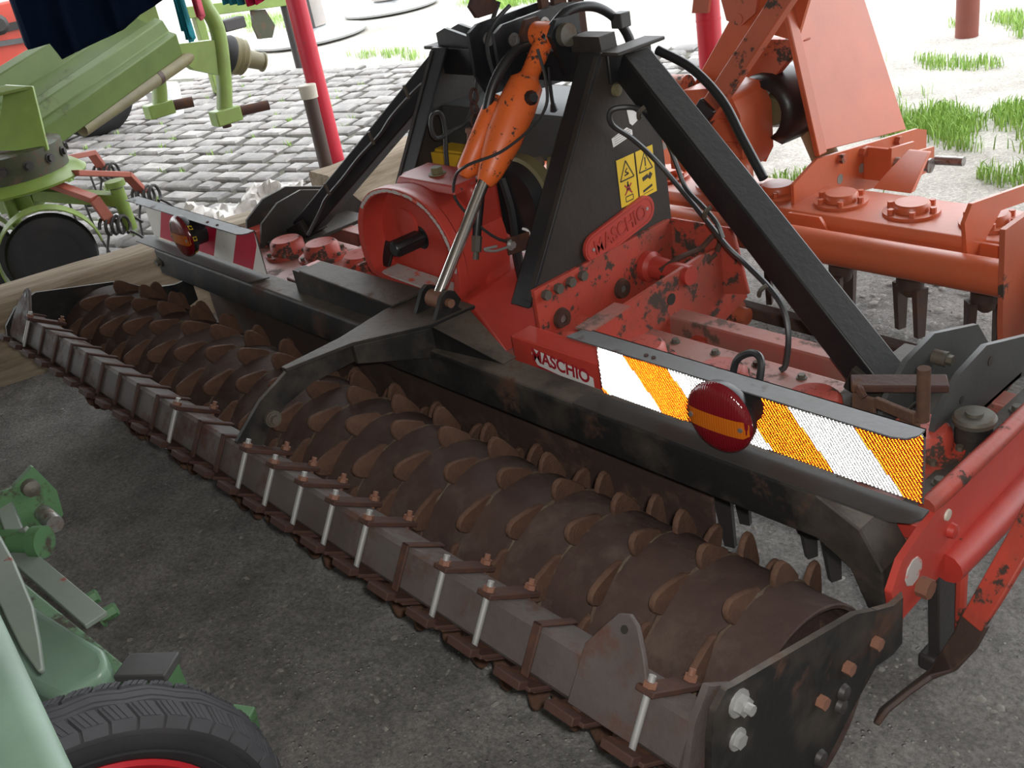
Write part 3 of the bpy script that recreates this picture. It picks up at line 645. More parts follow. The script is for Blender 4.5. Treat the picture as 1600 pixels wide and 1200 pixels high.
# lifting lugs standing on the rear face
for x0 in (-1.445, 1.283):
    m = MB(); P = [(0, .085), (.003, -.02), (.035, -.068), (.052, -.092), (.072, -.099), (.092, -.088), (.118, -.05), (.138, -.012), (.14, .085)]
    if x0 < 0: P = [(.12 - p[0], p[1]) for p in P][::-1]
    m.add([sb(x0 + p[0], -.011, p[1]) for p in P] + [sb(x0 + p[0], -.001, p[1]) for p in P], [list(range(9))[::-1], list(range(9, 18))] + [(i, (i + 1) % 9, 9 + (i + 1) % 9, 9 + i) for i in range(9)])
    lug = m.build('lifting_lug', 'bar_steel', sbar, .002)
    xc = x0 + (.071 if x0 > 0 else .049)
    MB().cyl(sb(xc, -.0125, -.073), sb(xc, .0, -.073), .007, n=12).build('lug_hole', 'decal_black', lug)
# --- end plates of the roller
for sx in (1, -1):
    m = MB(); P = [(-.300, .385), (-.288, .47), (-.275, .515), (-.245, .537), (-.225, .530), (.10, .437), (.165, .40), (.165, .27), (.10, .235), (.0, .17), (-.10, .14), (-.19, .17), (-.24, .27)]
    if sx < 0: P = [(-.345, .41), (-.335, .45), (-.282, .50), (-.20, .525), (-.06, .49), (.10, .45), (.165, .40), (.165, .27), (.10, .235), (.0, .17), (-.10, .14), (-.19, .17), (-.27, .30)]
    m.prism(P, 'x', sx * 1.522, sx * 1.534)
    ep = m.build('roller_end_plate', 'black_rusty', H, .003)
    # bent front wing that reaches the beam
    m = MB(); path = [(1.528, .165), (1.532, .215), (1.528, .25), (1.512, .272), (1.495, .285), (1.487, .31), (1.487, .345)]
    top = [.40, .378, .368, .366, .368, .372, .375]; bot = [.27, .262, .258, .26, .265, .27, .28]
    n = len(path); vs = []
    for i, (x, y) in enumerate(path):
        dx = .006 if i not in (3, 4) else .004; dy = 0 if i not in (2, 3, 4) else .004
        for s in (-1, 1):
            vs += [V(sx * (x + s * dx), y + s * dy, bot[i]), V(sx * (x + s * dx), y + s * dy, top[i])]
    m.add(vs, [f for i in range(n - 1) for f in ((4 * i, 4 * i + 4, 4 * i + 5, 4 * i + 1), (4 * i + 2, 4 * i + 3, 4 * i + 7, 4 * i + 6), (4 * i + 1, 4 * i + 5, 4 * i + 7, 4 * i + 3), (4 * i, 4 * i + 2, 4 * i + 6, 4 * i + 4))] + [(0, 1, 3, 2), (4 * n - 4, 4 * n - 2, 4 * n - 1, 4 * n - 3)], 0, True)
    m.build('end_plate_wing', 'black_rusty', ep)
    if sx > 0:
        m = MB().bolt((1.534, -.222, .492), (1, 0, 0), .0165, .013, stud=.014).bolt((1.534, -.232, .425), (1, 0, 0), .0135, .008)
        m.each('zinc_bolt', 'zinc', ep)
        m = MB()
        for y, z in ((-.015, .33), (.065, .345), (.155, .335)): m.bolt((1.534, y, z), (1, 0, 0), .0125, .012, washer=False)
        m.each('rusty_bolt', 'bolt_rust', ep)
        m = MB()
        for y, z in ((.045, .27), (-.02, .20), (.055, .295)): m.lathe([(0, .016), (.009, .013), (.012, .002)], (1.534, y, z), (1, 0, 0), 12)
        m.each('bearing_bolt', 'tine_dark', ep)
        MB().cyl((1.49, .335, .335), (1.545, .335, .335), .020, n=8, sm=False).build('arm_pivot_bolt', 'bolt_rust', ep)
        # inner bracket plate between bar end and end plate
        MB().prism([(-.335, .40), (-.30, .50), (-.262, .545), (-.20, .50), (-.23, .40)], 'x', 1.503, 1.515).build('bar_end_gusset', 'bar_steel', ep, .002)

# --- gearbox
GC = (-.12, .705)
gx = [(-.315, .560), (.075, .545), (.105, .59), (.122, .655), (.112, .735), (.075, .80), (.01, .848), (-.10, .870), (-.205, .858), (-.285, .815), (-.338, .745), (-.355, .665), (-.345, .595)]
def dens(P, k=3):          # round the polygon off (corner cutting)
    for _ in range(k - 1): P = [q for i in range(len(P)) for q in ((P[i][0] * .75 + P[(i + 1) % len(P)][0] * .25, P[i][1] * .75 + P[(i + 1) % len(P)][1] * .25), (P[i][0] * .25 + P[(i + 1) % len(P)][0] * .75, P[i][1] * .25 + P[(i + 1) % len(P)][1] * .75))]
    return P
gx = dens(gx)
def offs(P, k, c=GC): return [(c[0] + (p[0] - c[0]) * k, c[1] + (p[1] - c[1]) * k) for p in P]
gi = offs(gx, .90); n = len(gx); YF = .45
m = MB(); L = lambda P, y: [V(p[0], y, p[1]) for p in P]
vs = L(gi, YF + .075) + L(gi, YF + .002) + L(offs(gx, .995), YF) + L(gx, YF + .004) + L(gx, YF + .03) + L(offs(gx, .955), YF + .04) + L(offs(gx, .955), YF + .20)
m.add(vs, [(j * n + i, j * n + (i + 1) % n, (j + 1) * n + (i + 1) % n, (j + 1) * n + i) for j in (0, 1, 3, 4, 5) for i in range(n)], 0, False)
m.add(vs, [(2 * n + i, 2 * n + (i + 1) % n, 3 * n + (i + 1) % n, 3 * n + i) for i in range(n)] + [list(range(n)), list(range(6 * n, 7 * n))], 0)
for i, f in enumerate(m.f):
    if len(f) == 4: m.s[i] = False
gb = m.build('gearbox', 'red_clean', H)
for p in gb.data.polygons: p.use_smooth = len(p.vertices) == 4
gb.data.set_sharp_from_angle(angle=math.radians(40))
MB().lathe([(0, .052), (.006, .052), (.008, .03)], (-.19, YF + .075, .72), (0, -1, 0), 24).build('bearing_seat', 'red_clean', gb)
px_, pz_ = -.135, .690
m = MB().lathe([(-.02, .036), (.0, .036), (.001, .022), (.098, .022), (.102, .019)], (px_, YF + .075, pz_), (0, -1, 0), 20)
for k in range(6):
    a = k * math.pi / 3; m.bar((px_ + .022 * math.cos(a), YF + .07, pz_ + .022 * math.sin(a)), (px_ + .022 * math.cos(a), YF - .02, pz_ + .022 * math.sin(a)), .008, .006)
m.build('pto_stub', 'plastic_black', gb)
# bare scuffed metal on the upper rim and the lower lip
m = MB(); q0, q1 = offs(gx, .985), offs(gx, .915)
for i in range(n):
    p = gx[i]
    if p[1] > .79 and p[0] > -.31 or (p[0] > .06 and p[1] > .64):
        j = (i + 1) % n; w0 = .985 - .02 * abs(math.sin(i * 1.7)); w1 = .915 + .02 * abs(math.sin(i * 2.3))
        m.add([V(offs(gx, w0)[i][0], YF - .0012, offs(gx, w0)[i][1]), V(q0[j][0], YF - .0012, q0[j][1]), V(q1[j][0], YF - .0012, q1[j][1]), V(offs(gx, w1)[i][0], YF - .0012, offs(gx, w1)[i][1])], [(0, 1, 2, 3)])
m.build('scuffed_rim', 'grey_scuff', gb)
MB().hexa([V(-.28, YF + .070, .575), V(.04, YF + .070, .562), V(.055, YF + .003, .560), V(-.29, YF + .003, .573), V(-.28, YF + .070, .586), V(.04, YF + .070, .573), V(.055, YF + .003, .566), V(-.29, YF + .003, .580)]).build('dusty_lip', 'grey_scuff', gb, .004)
# housing behind
MB().box(-.24, .095, .56, .665, .56, .862).build('gearbox_housing', 'red_paint', gb, .02, 3)
MB().hexa([V(-.20, .52, .845), V(.07, .52, .845), V(.085, .66, .85), V(-.21, .66, .85), V(-.19, .53, .868), V(.06, .53, .868), V(.075, .65, .872), V(-.20, .65, .872)]).build('gearbox_top', 'red_paint', gb, .004)
MB().bolt((-.075, .585, .870), (0, 0, 1), .018, .018).build('top_plug', 'clutch_olive', gb)
MB().hexa([V(-.36, .46, .44), V(.25, .46, .44), V(.25, .76, .44), V(-.36, .76, .44), V(-.30, .48, .575), V(.10, .48, .555), V(.11, .74, .60), V(-.30, .74, .60)]).build('gearbox_foot', 'red_paint', gb, .006)
MB().box(-.42, .12, .395, .44, .50, .555).build('rear_rail', 'red_worn', H, .006)
m = MB()
for x in (-.33, -.12, .05): m.bolt((x, .395, .53), (0, -1, 0), .013, .012)
m.each('rail_bolt', 'bolt_rust', H)
# --- friction clutch on the input shaft
m = MB().lathe([(0, .04), (.0, .10), (.035, .112)], (.115, .675, .775), (0, 1, 0), 36, 1).lathe([(.035, .112), (.04, .122), (.075, .122), (.08, .11), (.085, .03)], (.115, .675, .775), (0, 1, 0), 36, 0)
cl = m.build('friction_clutch', ['clutch_olive', 'plastic_black'], H)
m = MB()
for k in range(6):
    a = k * math.pi / 3 + .4; c = V(.115 + .085 * math.cos(a), .76, .775 + .085 * math.sin(a))
    for j in range(5): m.lathe([(0, .012), (.004, .017), (.008, .012)], c + V(0, .009 * j, 0), (0, 1, 0), 10)
m.each('clutch_spring', 'bolt_grey', cl)
MB().lathe([(0, .05), (.05, .05), (.09, .036), (.12, .036), (.12, .026), (.10, .026)], (.16, .79, .83), (.7, .6, -.1), 18).build('joint_yoke', 'clutch_olive', cl)
# --- yellow shaft guard and grey guard box
m = MB(); prof = [(-.33, .77), (-.33, .855), (-.06, .862), (-.06, .762), (-.14, .752), (-.25, .755)]
m.prism(prof, 'y', .76, .775); m.box(-.33, -.06, .775, .93, .848, .862)
m.build('yellow_shaft_guard', 'yellow_guard', H, .004)
m = MB().box(-.335, .335, .84, .85, .845, .975).box(-.335, .335, .84, 1.12, .970, .980).box(-.335, .335, 1.11, 1.12, .85, .98)
m.build('shaft_guard_box', 'guard_grey', H, .003)
# --- headstock tower
for sx in (1, -1):
    m = MB().prism([(.49, .60), (1.07, .60), (1.068, .72), (1.052, 1.135), (.862, 1.150), (.845, 1.14)], 'x', sx * .336, sx * .350)
    tw = m.build('tower_plate', 'black_dusty', H, .002)
    m = MB()
    m.add([V(sx * x, y + dy, z) for dy in (0, .011) for x, y, z in ((.352, .482, .585), (.280, .482, .585), (.280, .855, 1.150), (.352, .855, 1.150))],
          [(0, 1, 2, 3), (7, 6, 5, 4), (0, 4, 5, 1), (1, 5, 6, 2), (2, 6, 7, 3), (3, 7, 4, 0)])
    m.build('tower_flange', 'black_paint', tw, .002)
    m = MB().box(min(sx * .335, sx * .405), max(sx * .335, sx * .405), .865, 1.05, 1.140, 1.150); m.build('tower_cap', 'black_dusty', tw, .003)
    m = MB()
    for y, z in ((.90, 1.105), (.90, 1.045)): m.lathe([(0, .018), (.008, .016), (.010, .002)], (sx * .350, y, z), (sx, 0, 0), 14)
    m.each('tower_bolt', 'clutch_olive', tw)
    # red lower-link brackets
    xa = (.352, .364); P = [(.498, .632), (1.045, .636), (1.062, .61), (1.062, .42), (.55, .42), (.498, .47)]
    m = MB().prism(P, 'x', *sorted((sx * xa[0], sx * xa[1]))); ba = m.build('link_bracket', 'red_worn', H, .003)
    m = MB()
    for y in (.532, .578, .625, .671): m.bolt((sx * .364, y, .608), (sx, 0, 0), .0145, .012, washer=False)
    m.each('bracket_bolt', 'bolt_grey', ba)
    m = MB()
    for y, z in ((.577, .520), (.817, .510)):
        m.lathe([(0, .030), (.012, .026), (.012, .012), (.004, .012)], (sx * .364, y, z), (sx, 0, 0), 18)
    m.each('pin_bush', 'strap_rust', ba)
    m = MB()
    for y, z in ((.577, .520), (.817, .510)): m.cyl((sx * .366, y, z), (sx * .372, y, z), .011, n=12)
    m.each('pin_end', 'steel_pin', ba)
    P = [(.50, .50), (.51, .540), (1.0, .566), (1.15, .556), (1.19, .36), (1.02, .315), (.72, .41), (.56, .445)]
    m = MB().prism(P, 'x', *sorted((sx * .500, sx * .512))); bb = m.build('outer_link_bracket', 'red_worn', H, .003)
    MB().cyl((sx * .512, .855, .492), (sx * .5135, .855, .492), .017, n=14).build('link_hole', 'decal_black', bb)
    m = MB().add([V(sx * x, y + d, z) for d in (0, .012) for x, y, z in ((.36, 1.05, .636), (.55, 1.09, .618), (.585, 1.10, .42), (.36, 1.05, .40))], [(0, 1, 2, 3), (7, 6, 5, 4), (0, 4, 5, 1), (1, 5, 6, 2), (2, 6, 7, 3), (3, 7, 4, 0)])
    m.build('bracket_front', 'red_worn', H, .003)
    m = MB().lathe([(0, .045), (.02, .045), (.03, .034), (.10, .030), (.16, .028)], (sx * .366, .93, .535), (sx, 0, 0), 20); m.build('link_pin', 'red_paint', H)
    m = MB().tube([(sx * .44, .90, .545), (sx * .47, .95, .57), (sx * .49, 1.02, .575), (sx * .505, 1.06, .60), (sx * .52, 1.075, .59), (sx * .515, 1.06, .555)], .008, 8).tube([(sx * .515, 1.055, .55), (sx * .50, 1.0, .53), (sx * .47, .93, .52), (sx * .45, .89, .53)], .007, 6); m.build('linch_pin', 'strap_rust', H)
    MB().prism([(.40, .36), (.47, .36), (.47, .545), (.40, .545)], 'x', *sorted((sx * .362, sx * .675))).build('bracket_base', 'red_clean', H, .004)
# cross beam at the top and the top-link mast
m = MB().box(-.36, .36, .875, .965, 1.065, 1.145); xb = m.build('tower_cross_beam', 'black_paint', H, .004)
MB().prism([(-.355, 1.145), (-.355, 1.185), (-.31, 1.20), (-.20, 1.175), (-.10, 1.175), (-.10, 1.145)], 'y', .885, .897).build('cross_beam_lug', 'black_paint', xb, .003)
MB().prism([(-.355, 1.145), (-.355, 1.185), (-.31, 1.20), (-.20, 1.175), (-.10, 1.175), (-.10, 1.145)], 'y', .94, .952).build('cross_beam_lug', 'black_paint', xb, .003)
MB().prism([(.225, 1.145), (.225, 1.185), (.33, 1.185), (.335, 1.145)], 'y', .88, .94).build('cross_beam_stop', 'black_dusty', xb, .003)
for x in (-.062, .045):
    m = MB().prism([(.765, 1.215), (.80, 1.232), (1.03, 1.240), (1.09, 1.23), (1.09, 1.08), (1.0, 1.03), (.80, 1.035), (.765, 1.10)], 'x', x, x + .012)
    mp = m.build('top_link_plate', 'black_paint', H, .003)
    m = MB()
    for y, z in ((.83, 1.185), (.95, 1.20)): m.lathe([(0, .019), (.004, .019), (.004, .011), (.001, .010)], (x + .012, y, z), (1, 0, 0), 16)
    m.each('plate_hole_rim', 'steel_pin', mp)
m = MB()
for y0, y1, z0, z1 in ((1.00, 1.17, 1.10, 1.218), (1.00, 1.17, 1.252, 1.40), (1.00, 1.03, 1.218, 1.252), (1.05, 1.10, 1.218, 1.252), (1.12, 1.17, 1.218, 1.252)): m.box(-.012, .004, y0, y1, z0, z1)
m.build('mast_plate', 'strap_rust', H)
m = MB().prism([(.86, 1.235), (.84, 1.27), (.86, 1.295), (.92, 1.29), (.95, 1.25), (.93, 1.235)], 'x', -.13, -.115); m.build('mast_keeper', 'strap_rust', H, .002)
MB().prism([(.82, 1.20), (.845, 1.235), (.89, 1.235), (.92, 1.19), (.90, 1.12), (.865, 1.08)], 'x', .09, .102).build('cylinder_ear', 'strap_rust', H, .003)
MB().prism([(.82, 1.20), (.85, 1.235), (.90, 1.235), (.94, 1.15), (.91, 1.08), (.865, 1.09)], 'x', .20, .215).build('cylinder_ear', 'black_paint', H, .003)
MB().cyl((.19, .868, 1.192), (.235, .868, 1.192), .030, n=18).build('ear_boss', 'bolt_grey', H)
# --- lift cylinder
MB().cyl((.15, .345, .632), (.15, .575, .888), .0165, n=24).build('piston_rod', 'chrome', H)
MB().cyl((.125, .342, .628), (.176, .342, .628), .024, n=16).build('rod_eye', 'bolt_rust', H)
c1_ = V(.15, .868, 1.192); ax = (c1_ - V(.15, .342, .628)).normalized()
m = MB().lathe([(-.01, .018), (.0, .027), (.03, .036), (.12, .050), (.22, .053), (.285, .047), (.30, .032), (.31, .026), (.405, .026)], V(.15, .575, .878), ax, 28)
cy = m.build('lift_cylinder', 'cylinder_orange', H)
MB().lathe([(0, .012), (.02, .03), (.20, .030), (.24, .012)], V(.085, .555, .888), ax, 18).build('cylinder_side_tube', 'cylinder_orange', cy)
MB().cyl((.112, .868, 1.192), (.188, .868, 1.192), .034, n=20).build('cylinder_eye', 'cylinder_orange', cy)
MB().lathe([(0, .020), (.010, .020), (.018, .013), (.028, .012)], V(.195, .735, 1.06), (1, -.35, .2), 10).build('blanking_plug', 'plastic_black', cy)
# --- diagonal braces and their feet
for sx in (1, -1):
    m = MB().bar((sx * .375, .945, 1.105), (sx * 1.215, .745, .475), .085, .085, (0, 0, 1)); br = m.build('diagonal_brace', 'black_paint', H, .005)
    m = MB().bar((sx * .385, .942, 1.06), (sx * 1.16, .757, .478), .05, .012, (0, 0, 1)); m.build('brace_stiffener', 'black_rusty', br)
    for xx in (1.285, 1.398):
        P = [(.575, .445), (.60, .53), (.69, .585), (.80, .600), (1.0, .535), (1.055, .465), (1.05, .42), (.95, .445)]
        MB().prism(P, 'x', *sorted((sx * xx, sx * (xx + .012)))).build('brace_foot_plate', 'guard_grey' if sx > 0 else 'black_dusty', H, .003)
    MB().box(*sorted((sx * 1.13, sx * 1.41)), .60, .98, .44, .456).build('brace_foot_base', 'black_dusty', H, .003)
    MB().bar((sx * 1.15, .745, .50), (sx * 1.29, .745, .44), .10, .06).build('brace_gusset', 'black_dusty', H, .004)
m = MB().cyl((1.297, .80, .545), (1.325, .80, .545), .017, n=10).bolt((1.325, .80, .545), (1, 0, 0), .012, .012); m.build('foot_bolt', 'bolt_grey', H)
m = MB().cyl((1.41, .82, .555), (1.4115, .82, .555), .011, n=12).cyl((1.41, .70, .52), (1.4115, .70, .52), .009, n=12).cyl((1.41, .72, .475), (1.4115, .72, .475), .007, n=12); m.each('foot_hole', 'decal_black', H)
# locking lever by the right foot
m = MB().bar((1.268, .52, .605), (1.42, .62, .60), .05, .016); m.build('lever_bar', 'strap_rust', H, .003)
m = MB().box(1.285, 1.335, .495, .503, .44, .60).bar((1.335, .50, .592), (1.432, .475, .598), .012, .022).box(1.385, 1.425, .50, .508, .44, .57); m.each('lever_bracket', 'tooth_rust', H, .002)
m = MB().cyl((1.438, .49, .588), (1.438, .49, .700), .0125, n=12).cyl((1.41, .483, .595), (1.438, .49, .592), .011, n=10); m.build('lever_handle', 'tooth_rust', H, .001)
MB().tube([(1.30, .505, .605), (1.305, .49, .617), (1.32, .485, .605)], .008, 6).build('lever_hinge', 'strap_rust', H)

# --- striped warning boards
def board(sx, retro):
    x0, x1 = (.775, 1.540) if sx > 0 else (-1.60, -.735)
    z0, z1, y = .545, .695, .305
    m = MB().box(x0, x1, y, y + .003, z0, z1)
    bd = m.build('warning_board', 'sign_steel', H)
    m = MB(); rr = .045
    P = [(x0 - .03, y + .003), (x1, y + .003), (x1, y - .022), (x1 - .012, y - .040), (x1 - .035, y - .048), (x0 - .04, y - .048)]
    m.prism(P, 'z', z1, z1 + .003); m.prism([(y + .003, z1 + .003), (y + .0, z1 + .003), (y, z1 - .012), (y + .003, z1 - .012)], 'x', x0 - .03, x1)
    ms = m.build('board_lip', 'sign_steel', bd)
    m = MB(); P = [(x0 - .04, y + .003), (x1 + .01, y + .003), (x1 + .012, y - .025), (x1 + .002, y - .045), (x1 - .03, y - .060), (x0 - .04, y - .060)]
    if sx < 0: P = [(x0 - .05, y + .003), (x1 + .005, y + .003), (x1 - .03, y - .058), (x0 - .05, y - .058)]
    m.prism(P, 'z', z0 - .014, z0 - .010); m.build('board_foot', 'flange_grey', bd)
    # reflective sheeting of corner prisms
    a = .007 if retro else .016; h = a * math.sqrt(3) / 2; dep = a / math.sqrt(6)
    if retro:      # white/red bands leaning like a backslash; s = position along the foot of the board
        lean = -.098 / .110
        # measured: bands of red start/stop at the foot of the board
        reds = [(.655, .795), (.955, 1.080), (1.235, 1.370) , (1.508, 1.66)]
        def col(x, z):
            s = x - (z - z0) * lean
            return 1 if any(p < s < q for p, q in reds) else 0
    else:
        lean = .115 / .145
        reds = [(-1.545, -1.375), (-1.225, -1.105), (-.965, -.825)]
        def col(x, z):
            s = x - (z - z0) * lean
            return 1 if any(p < s < q for p, q in reds) else 0
    m = MB(); yf = y - .0006
    if retro:      # corner prisms canted to both sides, as wide-angle sheeting is made
        ca_ = V(.30, -1, .28).normalized(); t1_ = ca_.cross(V(0, 0, 1)).normalized(); t2_ = t1_.cross(ca_)
        E_ = [(ca_ / math.sqrt(3) + (t1_ * math.cos(k * 2.0944 + .5) + t2_ * math.sin(k * 2.0944 + .5)) * math.sqrt(2 / 3)) for k in range(3)]
        tri = [e * (1 / -e.y) for e in E_]                       # the three prism edges cut at unit depth
        sc_ = .0014; a1_ = (tri[1] - tri[0]) * sc_; a2_ = (tri[2] - tri[0]) * sc_; apex = (-tri[0]) * sc_
        det = a1_.x * a2_.z - a1_.z * a2_.x; rng = []
        for cx, cz in ((x0, z0), (x1, z0), (x0, z1), (x1, z1)):
            dx, dz = cx - x0, cz - z0; rng.append(((dx * a2_.z - dz * a2_.x) / det, (a1_.x * dz - a1_.z * dx) / det))
        i0, i1 = int(min(r[0] for r in rng)) - 2, int(max(r[0] for r in rng)) + 2; j0, j1 = int(min(r[1] for r in rng)) - 2, int(max(r[1] for r in rng)) + 2
        for i in range(i0, i1):
            for j in range(j0, j1):
                o_ = V(x0, yf - sc_, z0) + a1_ * i + a2_ * j
                for P3, ap in (([o_, o_ + a1_, o_ + a2_], o_ + apex), ([o_ + a1_ + a2_, o_ + a2_, o_ + a1_], o_ + a1_ + a2_ + V(-apex.x, apex.y, -apex.z))):
                    cx = sum(p.x for p in P3) / 3; cz = sum(p.z for p in P3) / 3
                    if x0 + .002 < cx < x1 - .002 and z0 + .002 < cz < z1 - .002:
                        m.add(P3 + [ap], [(0, 1, 3), (1, 2, 3), (2, 0, 3)], col(cx, cz))
        sh = m.build('reflective_sheet', ['prism_white', 'prism_red'], bd)
        sh['kind'] = 'stuff'
    else:
        # plain worn film in clean-edged bands
        xs_ = [x0]
        for p, q in reds: xs_ += [p, q]
        xs_.append(x1 + .2)
        def clip(s): return s
        for i in range(len(xs_) - 1):
            s0 = xs_[i] if i else x0 - .2; s1 = xs_[i + 1]
            q = [V(min(max(s + (z - z0) * lean, x0), x1), yf, z) for s, z in ((s0, z0), (s1, z0), (s1, z0 + .05), (s1, z0 + .1), (s1, z1), (s0, z1), (s0, z0 + .1), (s0, z0 + .05))]
            m.add(q, [tuple(range(8))], i % 2)
        m.build('striped_film', ['sign_white', 'sign_red'], bd)
    # lamp
    lx = 1.166 if sx > 0 else -1.14; lz = .641
    m = MB().lathe([(0, .048), (.050, .048), (.052, .070), (.066, .074), (.072, .074)], (lx, y, lz), (0, -1, 0), 36)
    lp = m.build('rear_lamp', 'plastic_black', bd)
    m = MB(); n = 40; pr2 = [(.072, .0755), (.078, .0745), (.084, .069), (.088, .057), (.091, .034), (.092, .003)]
    vs = []
    for t, r in pr2: vs += [V(lx + r * math.cos(2 * math.pi * i / n), y - t, lz + r * math.sin(2 * math.pi * i / n)) for i in range(n)]
    m.add(vs, [(j * n + i, j * n + (i + 1) % n, (j + 1) * n + (i + 1) % n, (j + 1) * n + i) for j in range(5) for i in range(n)] + [tuple(range(5 * n, 6 * n))], 0, True)
    m.build('red_lens', 'lens_red', lp)
    m = MB()
    vs = []; g = [(-.073 + .146 * i / 14) for i in range(15)]
    def dome(x, z):
        r = math.hypot(x, z)
        for (t0, r0), (t1, r1) in zip(pr2, pr2[1:]):
            if r1 <= r <= r0: return t1 + (t0 - t1) * (r - r1) / (r0 - r1)
        return .092
    for x in g:
        hh = .0185 if abs(x) < .07 else .012
        for z in (-hh, 0, hh): vs.append(V(lx + x, y - dome(x, z) - .0012, lz - .004 + z - x * .0))
    m.add(vs, [f for i in range(14) for f in ((3 * i, 3 * i + 3, 3 * i + 4, 3 * i + 1), (3 * i + 1, 3 * i + 4, 3 * i + 5, 3 * i + 2))], 0, True)
    m.build('amber_band', 'lens_amber', lp)
    m = MB()
    for s in (-1, 1): m.cyl((lx + s * .058, y - .084, lz - .003), (lx + s * .058, y - .0905, lz - .003), .005, n=10)
    m.each('lens_screw', 'steel_pin', lp)
    if sx < 0:
        m = MB(); 
        for i in (0, 3, 5): 
            a0 = -.9 + i * .28; m.add([V(lx + (.0750 if k % 2 else .0712) * math.cos(a0 + dk), y - (.068 if k % 2 else .053) - .002 * (i % 2), lz + (.0750 if k % 2 else .0712) * math.sin(a0 + dk)) for k, dk in ((0, -.1), (1, -.05), (1, .16), (0, .12))], [(0, 1, 2, 3)])
        m.build('paint_splash', 'decal_yellow', lp)
    return bd
board(1, True); board(-1, False)
m = MB().bar((.745, .30, .697), (.735, .44, .697), .045, .005); m.build('board_arm', 'red_dusty', H)
m = MB()
for x in (.95, .97): m.cyl((x, .275, .698), (x, .275, .7005), .005, n=10)
for x in (-1.0, -.93): m.cyl((x, .275, .698), (x, .275, .7005), .005, n=10)
m.each('lip_rivet', 'strap_rust', H)

# --- plates and stickers with lettering
MX = Matrix(((0, 0, 1, 0), (1, 0, 0, 0), (0, 1, 0, 0), (0, 0, 0, 1)))      # text x -> +Y, y -> +Z, faces +X
MY = Matrix(((1, 0, 0, 0), (0, 0, -1, 0), (0, 1, 0, 0), (0, 0, 0, 1)))     # text x -> +X, y -> +Z, faces -Y
ang = math.atan2(.035, .205); ca, sa = math.cos(ang), math.sin(ang); c0 = (.845, .678); hl, rr = .105, .041
def stad(hl, rr):
    P = []
    for s, a0 in ((1, -90), (-1, 90)):
        for i in range(9):
            a = math.radians(a0 + 180 * i / 8); u, v = s * hl + rr * math.cos(a), rr * math.sin(a); P.append((c0[0] + u * ca - v * sa, c0[1] + u * sa + v * ca))
    return P
npl = MB().prism(stad(hl, rr), 'x', .352, .362).build('maker_plate', 'red_clean', H, .003)
P0, P1 = stad(hl, rr - .006), stad(hl, rr - .010); n = len(P0)
m = MB().add([V(.363, *p) for p in P0] + [V(.363, *p) for p in P1] + [V(.361, *p) for p in P0] + [V(.361, *p) for p in P1], [(i, (i + 1) % n, n + (i + 1) % n, n + i) for i in range(n)] + [(2 * n + i, 2 * n + (i + 1) % n, (i + 1) % n, i) for i in range(n)])
m.build('plate_border', 'red_paint', npl)
text_mesh('MASCHIO', Matrix.Translation((.3625, c0[0], c0[1] - .002)) @ Matrix.Rotation(ang, 4, 'X') @ MX @ Matrix.Scale(.86, 4, (1, 0, 0)), .058, 'red_paint', npl, 'raised_lettering', .0016, .0012)
m = MB()
for s in (-1, 1): m.cyl((.362, c0[0] + s * .115 * ca, c0[1] + s * .115 * sa), (.364, c0[0] + s * .115 * ca, c0[1] + s * .115 * sa), .005, n=10)
m.each('plate_rivet', 'zinc', npl)
# decal on the bracket base
dc = MB().add([V(.432, .3992, .512), V(.455, .3992, .472), V(.648, .3992, .452), V(.648, .3992, .500), V(.62, .3992, .508), V(.44, .3992, .528)], [(0, 1, 2, 3, 4, 5)]).build('maker_decal', 'decal_white', H)
m = MB().add([V(.45, .3988, .474), V(.648, .3988, .454), V(.648, .3988, .463), V(.446, .3988, .483)], [(0, 1, 2, 3)]).build('decal_stripe', 'decal_crimson', dc)
text_mesh('MASCHIO', Matrix.Translation((.535, .3985, .503)) @ Matrix.Rotation(math.radians(3.5), 4, 'Y') @ MY @ Matrix.Scale(.92, 4, (1, 0, 0)), .050, 'decal_crimson', dc, 'decal_lettering', .0003, .0014)
